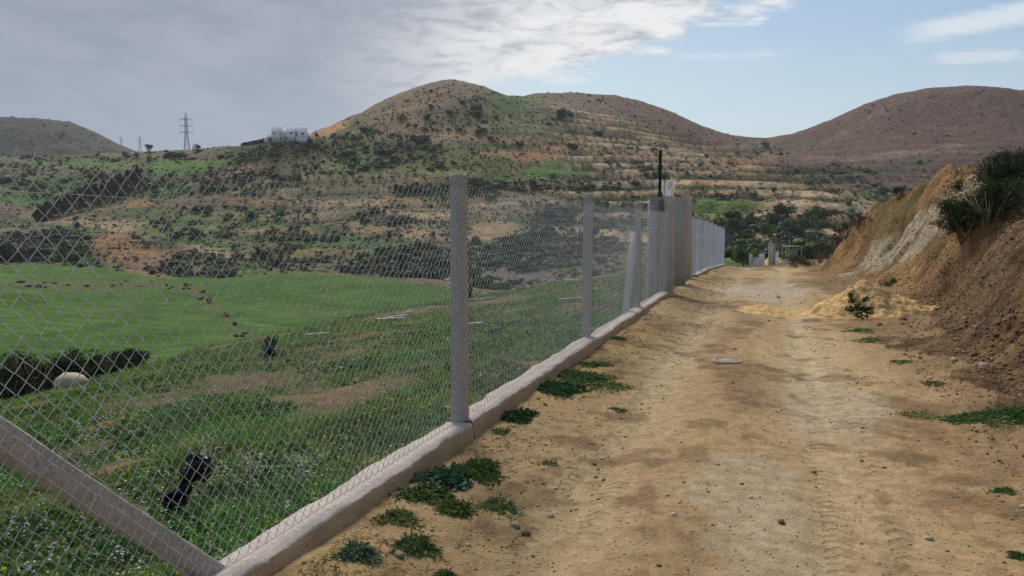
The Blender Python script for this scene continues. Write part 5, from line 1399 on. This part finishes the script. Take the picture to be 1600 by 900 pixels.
# ------------------------------------------------------------------ stones
def stone_mesh(seed, mat, fl=.55):
    r_ = np.random.default_rng(seed); v = ICO_V * (1 + .28 * fbm(ICO_V[:, 0] * 1.3 + seed, ICO_V[:, 1] * 1.3 + ICO_V[:, 2], 1.1, 3, seed)[:, None]) * [1, r_.uniform(.6, .9), fl]
    me = mkmesh('stone', v, ICO_F); me.materials.append(mat); return me
def stone(s, d, R_, mat, label, group='loose stones on the track', cat='stone', name='stone', fl=.55, seed=0, xyz=None):
    o = bpy.data.objects.new(name, stone_mesh(seed + int(s * 77 + d * 31), mat, fl)); COL.objects.link(o)
    x_, y_ = xy(s, d) if xyz is None else xyz[:2]
    o.location = (x_, y_, ground_at(x_, y_) + R_ * fl * .35); o.scale = (R_, R_, R_); o.rotation_euler = (0, 0, rng.uniform(0, 6)); return tag(o, label, cat, group)
for (s, d, R_, m_, lb) in [(3.62, -1.25, .030, M_stone, 'pale stone on the dirt below the ragged weeds by the wall'), (4.55, -1.02, .022, M_stone, 'small pale stone lying on the left wheel track'),
                           (3.0, -1.62, .028, M_stone, 'pale stone between tufts at the bottom of the wall'), (9.0, 2.2, .06, M_stone, 'pale flat stone in the brown earth right of the track'), (9.4, 2.0, .05, M_stone, 'broken greyish stone beside the pale flat one'),
                           (12.9, 2.0, .06, M_brownstone, 'brown clod at the near foot of the large sand heap'), (12.4, 1.62, .06, M_brownstone, 'small red-brown clod nearest the large sand heap'), (8.9, 3.2, .06, M_brownstone, 'dark brown clod on the slope of the bank'),
                           (4.1, .10, .024, M_brownstone, 'round dark clod in the middle of the track'), (*sdp(1513, 686), .016, M_stone, 'white pebble at the lower right, upper one of the group'), (*sdp(1558, 776), .014, M_stone, 'white pebble at the lower right, beside the bluish tuft'),
                           (*sdp(1495, 721), .014, M_stone, 'white chip at the right edge of the wheel track'), (*sdp(1580, 812), .012, M_stone, 'round white pebble near the right edge'), (10.4, 2.75, .05, M_stone, 'pale slab fragment lying at the foot of the bank')]:
    stone(s, d, R_, m_, lb)
o = stone(0, 0, .36, M_stone, 'big rounded pale boulder beyond the plot edge at the far left', None, 'boulder', 'boulder', .55, 14, xyz=at(107, 596, 12, 40))
# gravel: far too many to count
n = 16000; s = np.exp(rng.uniform(math.log(2.0), math.log(24), n)); d = rng.uniform(-1.95, 3.2, n)
kp = rng.uniform(0, 1, n) < np.clip(.25 + .75 * (np.abs(d - .3) > 1.2), 0, 1) * np.where(d > 1.3, 1, .8); s, d = s[kp], d[kp]; x, y = xy(s, d); n = len(x)
R_ = np.exp(rng.normal(math.log(.0045), .5, n)) * np.interp(s, [2, 24], [1, 2.2]); z = height(x, y)
V = (ICO1_V[None] * (1 + rng.uniform(-.25, .25, (n, len(ICO1_V), 1))) * np.stack([R_, R_ * .8, R_ * .6], 1)[:, None]) + np.stack([x, y, z + R_ * .2], 1)[:, None]
col = np.where(rng.uniform(0, 1, (n, 1)) < .55, jit((.46, .38, .27), n, .25), jit((.20, .135, .08), n, .3))
mg, t_, p_, _ = mat_base('gravel'); t_.put(p_.inputs['Base Color'], attr(t_)); p_.inputs['Roughness'].default_value = .95
o = obj('gravel', mkmesh('gravel', V.reshape(-1, 3), (ICO1_F[None] + np.arange(n)[:, None, None] * len(ICO1_V)).reshape(-1, 3), np.repeat(col, len(ICO1_V), axis=0)), mg)
tag(o, 'loose gravel and crumbs of earth strewn over the dirt track', 'gravel', kind='stuff')
# clods on the bank
n = 16000; s = rng.uniform(4, 31, n); t = rng.uniform(-.35, 1.15, n); t = np.where((t < 0) & (rng.uniform(0, 1, n) < .5), -t, t); d = np.interp(s, bk, B0) + t * (np.interp(s, bk, BC) - np.interp(s, bk, B0)); x, y = xy(s, d)
R_ = np.minimum(np.exp(rng.normal(math.log(.010), .5, n)), .028) * np.where(t < .05, .8, 1.15); z = height(x, y)
V = (ICO1_V[None] * (1 + rng.uniform(-.3, .3, (n, len(ICO1_V), 1))) * np.stack([R_, R_ * .8, R_ * .7], 1)[:, None]) + np.stack([x, y, z + R_ * .3], 1)[:, None]
yl = sst(15.5, 19, s + rng.normal(0, .8, n))[:, None]; col = jit((.21, .135, .075), n, .4) * (1 - yl) + jit((.38, .235, .10), n, .3) * yl
o = obj('loose_earth', mkmesh('loose_earth', V.reshape(-1, 3), (ICO1_F[None] + np.arange(n)[:, None, None] * len(ICO1_V)).reshape(-1, 3), np.repeat(col, len(ICO1_V), axis=0)), mg)
tag(o, 'crumbling clods of earth covering the face of the cut bank', 'earth', kind='stuff')
# ring of gravel-grey stones set in the track (old cover)
p = at(1137, 565, 5, 20); x_, y_ = p.x, p.y; m = MB(); m.lathe([(.0, .012), (.11, .014), (.118, .002), (.132, .002), (.14, .022), (.175, .018), (.19, -.03)], (0, 0, 0), 30)
o = m.build('ground_cover_plate', concrete('dusty_plate', (.36, .29, .215), .4), smooth=True); o.location = (x_, y_, ground_at(x_, y_) + .004); tag(o, 'round dusty concrete lid lying flush in the middle of the track', 'lid')

# ------------------------------------------------------------------ roots and sticks on the bank
def root(s, t0, n, L, label, seed, grp='roots on the cut bank', r=.0055):
    r_ = np.random.default_rng(seed); m = MB()
    dd0 = np.interp(s, bk, B0); dd1 = np.interp(s, bk, BC)
    for k in range(n):
        ss = s + r_.normal(0, .25) + np.cumsum(r_.normal(-.012, .02, 14)); tt = t0 + r_.normal(0, .05) - np.linspace(0, L, 14) * r_.uniform(.6, 1.1)
        dv = dd0 + tt * (dd1 - dd0); x_, y_ = xy(ss, dv); m.tube(np.stack([x_, y_, height(x_, y_) + .02 + .03 * np.sin(np.linspace(0, 3, 14))], 1), np.linspace(r, r * .35, 14), 5)
    return tag(m.build('root_tangle', M_root), label, 'roots', grp)
root(13.6, .92, 10, .5, 'pale roots hanging under the nearest shrub on the bank', 1)
root(12.7, .85, 9, .55, 'tangle of pale roots on the bank right of the shrub', 2)
root(12.0, .55, 4, .35, 'thin roots in the middle of the brown bank', 3, r=.006)
root(10.3, .35, 4, .25, 'few pale roots low on the nearest part of the bank', 4, r=.006)
for (s, d, L_, a_, w_, lb, wood) in [(5.7, 2.35, .16, .4, .006, 'short white crooked stick at the lower right', 1), (10.1, -1.15, .22, 2.6, .006, 'thin curved twig on the left of the track', 0), (12.3, 4.0, .35, .1, .008, 'pale straight twig lying on the brown bank', 1)]:
    x_, y_ = xy(s, d); q = np.linspace(0, 1, 7); px_ = np.cos(a_) * q * L_ + .02 * np.sin(q * 7); py_ = np.sin(a_) * q * L_ + .02 * np.cos(q * 5)
    m = MB(); m.tube(np.stack([px_, py_, height(x_ + px_, y_ + py_) - ground_at(x_, y_) + .012], 1), w_, 5); o = m.build('stick', M_wood if wood else M_root); o.location = (x_, y_, ground_at(x_, y_)); tag(o, lb, 'stick')

# ------------------------------------------------------------------ shrubs on the bank (fine, broom-like)
def shrub(s, d, R_, H_, n, label, seed, col=(.026, .044, .019), zoff=0.0, grp='shrubs on the bank', wd=.012, name='shrub'):
    x_, y_ = xy(s, d); z_ = ground_at(x_, y_) + zoff; r_ = np.random.default_rng(seed)
    T = tag(empty(name, (x_, y_, z_)), label, 'shrub', grp)
    m = MB()
    for k in range(16):
        a = r_.uniform(0, 6.28); q = r_.uniform(.3, .8); m.tube([[0, 0, -.15], [math.cos(a) * R_ * q * .4, math.sin(a) * R_ * q * .4, H_ * .3], [math.cos(a) * R_ * q, math.sin(a) * R_ * q, H_ * r_.uniform(.5, .85)]], [.016, .01, .004], 5)
    m.build('branches', M_root, T)
    nl = 14; lc = np.stack([r_.normal(0, .42, nl) * R_, r_.normal(0, .42, nl) * R_, H_ * r_.uniform(.18, .78, nl)], 1); li = r_.integers(0, nl, n)
    dv = r_.normal(size=(n, 3)); dv /= np.linalg.norm(dv, axis=1)[:, None]; c = lc[li] + dv * (r_.uniform(.0, .36, n) * R_)[:, None]
    out = c / [R_, R_, H_] + [0, 0, .25] + r_.normal(0, .45, (n, 3)); out /= np.linalg.norm(out, axis=1)[:, None]
    f = r_.uniform(0, 1, (n, 1)); cc = np.asarray(col) * (1 + r_.uniform(-.35, .6, (n, 1))) * (1 - .0 * f)
    strip_obj('foliage', M_leaf, c, out, r_.uniform(.05, .14, n) * max(R_, .5), wd * r_.uniform(.6, 1.3, n), r_.uniform(-.1, .3, n), cc, 2, T)
    return T
for k_, (u, v, R_, H_, n, c_, lb) in enumerate([
    (1506, 374, .62, .95, 8000, (.026, .042, .020), 'nearest dark shrub overhanging the lip of the cut bank'),
    (1545, 345, .60, .80, 6500, (.028, .046, .020), 'dark shrub right behind the nearest one on the bank'),
    (1588, 322, .60, .55, 6000, (.040, .072, .026), 'greener shrub at the right edge of the picture on the bank'),
    (1560, 300, .65, .75, 6000, (.030, .050, .022), 'tall dark shrub standing behind the others on the bank'),
    (1600, 288, .7, .70, 5000, (.026, .038, .020), 'highest dark shrub, against the bare hill at the right edge'),
    (1640, 300, .8, .8, 4500, (.032, .052, .022), 'leafy shrub just outside the right edge, its left side showing')]):
    p = at(u, v, 7, 45); s_, d_ = sd(p.x, p.y); k3 = p.y / 13.0
    shrub(float(s_), float(d_), R_ * k3, H_ * k3, n, lb, k_ + 1, c_, zoff=-.10, wd=.012 * k3)
for k_, (u, v, R_, H_, lb) in enumerate([(1243, 408, .5, .6, 'first brown bush right of the far track bend'), (1262, 400, .55, .65, 'grey-brown bush above the far track bend'), (1282, 388, .6, .7, 'brown bush on the outline of the low bank end'),
                                       (1302, 376, .6, .7, 'twiggy bush on the bank outline, third up from the track'), (1322, 362, .6, .65, 'twiggy bush on the bank outline, fourth up from the track'), (1342, 350, .5, .5, 'topmost twiggy bush on the outline left of the yellow slope')]):
    p = at(u, v + 6, 7, 45)
    if p.y < 44: s_, d_ = sd(p.x, p.y); shrub(float(s_), float(d_), R_, H_, 2000, lb, 80 + k_, (.062, .046, .034), grp='twiggy bushes on the bank end')
shrub(22.6, 5.6, .40, .28, 1400, 'low dark shrub beside the yellow knoll', 7)
shrub(21.2, 5.35, .35, .28, 1300, 'low dark shrub on the pale wash near the knoll', 8)
shrub(26.9, 3.9, .35, .45, 1300, 'small dark shrub on the crest left of the yellow knoll', 9)
shrub(20.9, 4.0, .25, .22, 900, 'dry tan tuft on the pale stony wash', 10, (.20, .13, .06))
shrub(19.6, 2.75, .30, .14, 700, 'low green growth at the bottom of the stony wash', 11, (.045, .075, .028))
# small agaves
def agave(x_, y_, z_, n, L, label, col=(.07, .10, .085), wd=.045, up=.2, name='agave', grp='spiky plants'):
    T = tag(empty(name, (x_, y_, z_)), label, 'plant', grp)
    a = np.arange(n) * 2.4 + rng.uniform(-.2, .2, n); el_ = np.linspace(.25, 1.35, n)
    dv = np.stack([np.cos(a) * np.cos(el_), np.sin(a) * np.cos(el_), np.sin(el_)], 1); side = np.stack([-np.sin(a), np.cos(a), a * 0], 1)
    for k in range(n):
        strip_obj('leaf', M_leaf, np.zeros((1, 3)), dv[k:k + 1], np.array([L * rng.uniform(.8, 1.1)]), np.array([wd]), np.array([.15]), jit(col, 1, .2), 4, T, side[k:k + 1])
x_, y_ = xy(13.2, 3.75); agave(x_, y_, ground_at(x_, y_), 12, .32, 'blue-green agave on the crest of the bank right of the nearest shrub')
p = at(421, 556, 8, 40); agave(p.x, p.y, p.z, 18, .42, 'dark spiky rosette alone on the sloping plot, left of the first post', (.045, .06, .045), .07)
p = at(733, 470, 8, 60); agave(p.x, p.y, p.z, 12, .75, 'upright dark green plant just right of the first post, on the plot edge', (.035, .06, .03), .11)

# ------------------------------------------------------------------ rubbish and debris in the plot
# black plastic sheet caught on a dead thistle
p = at(282, 806, 2.2, 8)
B_ = tag(empty('plastic_bag', p), 'torn black plastic bag snagged on a dead stalk, behind the nearest fence mesh', 'bag')
nu, nv = 30, 14; U_, V_ = np.meshgrid(np.linspace(0, 1, nu), np.linspace(-1, 1, nv), indexing='ij')
wd_ = np.interp(U_, [0, .12, .3, .5, .68, .82, 1], [.012, .05, .055, .045, .085, .07, .03]) 
cxl = np.interp(U_, [0, .3, .6, 1], [-.09, -.02, .05, .12]); czl = np.interp(U_, [0, .3, .6, 1], [.0, .12, .24, .36])
ang_ = V_ * 2.2 + U_ * 2
X_ = cxl + wd_ * np.sin(ang_) * (1 + .4 * fbm(U_ * 6, V_ * 2, 1, 3, 15)) + .034 * fbm(U_ * 9, V_ * 3, 1, 3, 5); Y_ = wd_ * .8 * np.cos(ang_) + .02 * fbm(U_ * 8, V_ * 4, 1, 3, 6); Z_ = czl + .035 * fbm(U_ * 7 + 3, V_ * 4, 1, 3, 7)
I_ = np.arange(nu * nv).reshape(nu, nv)
bo = obj('film', mkmesh('film', np.stack([X_, Y_, Z_], -1).reshape(-1, 3), np.stack([I_[:-1, :-1], I_[:-1, 1:], I_[1:, 1:], I_[1:, :-1]], -1).reshape(-1, 4)), M_plast, B_, True)
mo = bo.modifiers.new('thick', 'SOLIDIFY'); mo.thickness = .003
m = MB()
for q in [[(-.02, 0, .12), (.06, .02, .10), (.05, 0, .05)], [(.07, 0, .24), (.16, -.02, .22), (.19, 0, .25)], [(.10, 0, .33), (.12, .01, .40)], [(.0, 0, .14), (-.02, -.01, .06), (.01, 0, .02)]]:
    m.tube(q, np.linspace(.016, .005, len(q)), 5)
m.build('torn_strip', M_plast, B_)
for (dx, dy, h_, lb) in [(.13, .05, .38, 'dead whitish stalk holding the black plastic bag'), (.36, .12, .30, 'dead whitish thistle right of the black plastic bag'), (.62, .3, .2, 'small dead whitish weed farther right of the plastic bag')]:
    x_, y_ = p.x + dx, p.y + dy; z_ = ground_at(x_, y_); T = tag(empty('dead_thistle', (x_, y_, z_)), lb, 'plant', 'dead thistles')
    m = MB(); m.tube([[0, 0, -.02], [.01, 0, h_ * .6], [0, .01, h_]], .004, 5); m.build('stem', M_wood, T)
    n = 90; c = np.stack([rng.normal(0, .05, n), rng.normal(0, .04, n), h_ * rng.uniform(.4, 1.1, n)], 1); strip_obj('seed_heads', M_flower, c, rdir(n, -.2, 1.5), rng.uniform(.015, .045, n), rng.uniform(.004, .012, n), rng.uniform(0, .4, n), jit((.42, .38, .33), n, .3), 2, T)
# weathered boards
def plank(u, v, L, w_, rz, label, seed, tilt=0.04):
    p = at(u, v, 6, 60); m = MB(); m.box([0, 0, 0], (L, w_, .035), bev=.006)
    o = m.build('weathered_board', M_wood); o.location = (p.x, p.y, p.z + .05); o.rotation_euler = (tilt, -tilt, rz); tag(o, label, 'board', 'weathered boards')
plank(612, 501, .75, .10, .08, 'longest whitish board of the pile behind the first post', 1); plank(622, 497, .55, .07, .22, 'upper board of the whitish pile behind the first post', 2, .1); plank(635, 492, .28, .05, .7, 'short tilted board at the right end of the whitish pile', 3, .2)
plank(680, 483, .5, .04, .05, 'thin board close to the left side of the first post', 4); plank(497, 525, .5, .06, .3, 'greyish board half sunk in the weeds at the middle of the plot', 5)
plank(752, 470, .9, .06, .35, 'long thin board on the grass right of the first post', 7); plank(740, 510, .4, .07, .3, 'pale board in the grass just right of the first post', 8); plank(890, 427, 1.5, .1, .15, 'whitish board far off at the plot edge left of the second post', 9)
plank(892, 470, .6, .07, .3, 'pale scrap of board left of the second post', 10)
# stub posts at the far edge of the plot
for (u, v, h_, lb) in [(818, 440, .42, 'short white marker post on the far edge of the plot'), (176, 570, .85, 'second thin stake from the left, behind the far left hedge'), (70, 545, .9, 'leftmost thin stake, behind the far left hedge'), (203, 577, .7, 'rightmost thin stake beside the far left hedge')]:
    p = at(u, v, 10, 60); m = MB(); m.box([0, 0, h_ / 2 - .1], (.07, .07, h_ + .2), bev=.008); o = m.build('stake', M_pil2); o.location = p; o.rotation_euler = (.05, .08, 0); tag(o, lb, 'stake', 'stakes at the plot edge')
# scrub just past the left edge of the plot
for k_, (u, v, R_) in enumerate([(12, 610, 1.0), (38, 600, .9), (62, 590, .9), (88, 578, .8), (118, 575, .75), (150, 580, .7), (185, 584, .6), (212, 572, .5), (20, 575, 1.0), (55, 562, .8)]):
    a_, e_ = ray(u, v); Y_ = 17.5 + .4 * (k_ % 3) + (u / 60); x_ = float(a_) * Y_; p = (x_, Y_, ground_at(x_, Y_))
    top = CAMH + float(ray(u, v - 32)[1]) * Y_
    sdn = shrub(*sd(x_, Y_), R_, max(.5, top - p[2]), 3000, ['leftmost dark shrub at the plot edge', 'second dark shrub from the left at the plot edge', 'third dark shrub from the left at the plot edge', 'dark shrub above the big boulder', 'dark shrub just right of the big boulder', 'dark shrub around the middle stake', 'small shrub beside the rightmost stake', 'last small shrub on the right of the far left hedge', 'back shrub at the far left edge', 'back shrub left of the first stake'][k_], 60 + k_, (.032, .046, .022), grp='shrubs at the left edge of the plot', wd=.03)
# tufts along the seam of the meadow
mi = np.nonzero((zone == Z_MEAD) & vis & (hm > .5))[0]; mi = rng.choice(mi, 38, replace=False) if len(mi) > 38 else mi
for i in mi:
    put_bush((gx[i], gy[i], gz[i]), rng.uniform(.3, .6), rng.uniform(.25, .45), 'brown', 'brownish tuft in the weedy strip crossing the green meadow', 'tufts across the green meadow', 'tuft', 'grass_tuft')

# ------------------------------------------------------------------ air
hz = bpy.data.materials.new('haze'); hz.use_nodes = True; hz.node_tree.nodes.clear(); t = NT(hz.node_tree)
out = t.new('ShaderNodeOutputMaterial'); pv_ = t.new('ShaderNodeVolumePrincipled')
pv_.inputs['Color'].default_value = (.88, .93, 1.0, 1); pv_.inputs['Density'].default_value = .0001; pv_.inputs['Anisotropy'].default_value = .2
t.l.new(pv_.outputs[0], out.inputs['Volume'])
zlo, zhi = float(gz.min()) - 1.0, float(gz.max()) + 12
m = MB(); Lh = 9300.; m.box([0, 0, (zlo + zhi) / 2], (2 * Lh, 2 * Lh, zhi - zlo))
o = m.build('haze', hz); tag(o, 'thin pale haze softening the far hills', 'haze', kind='stuff')
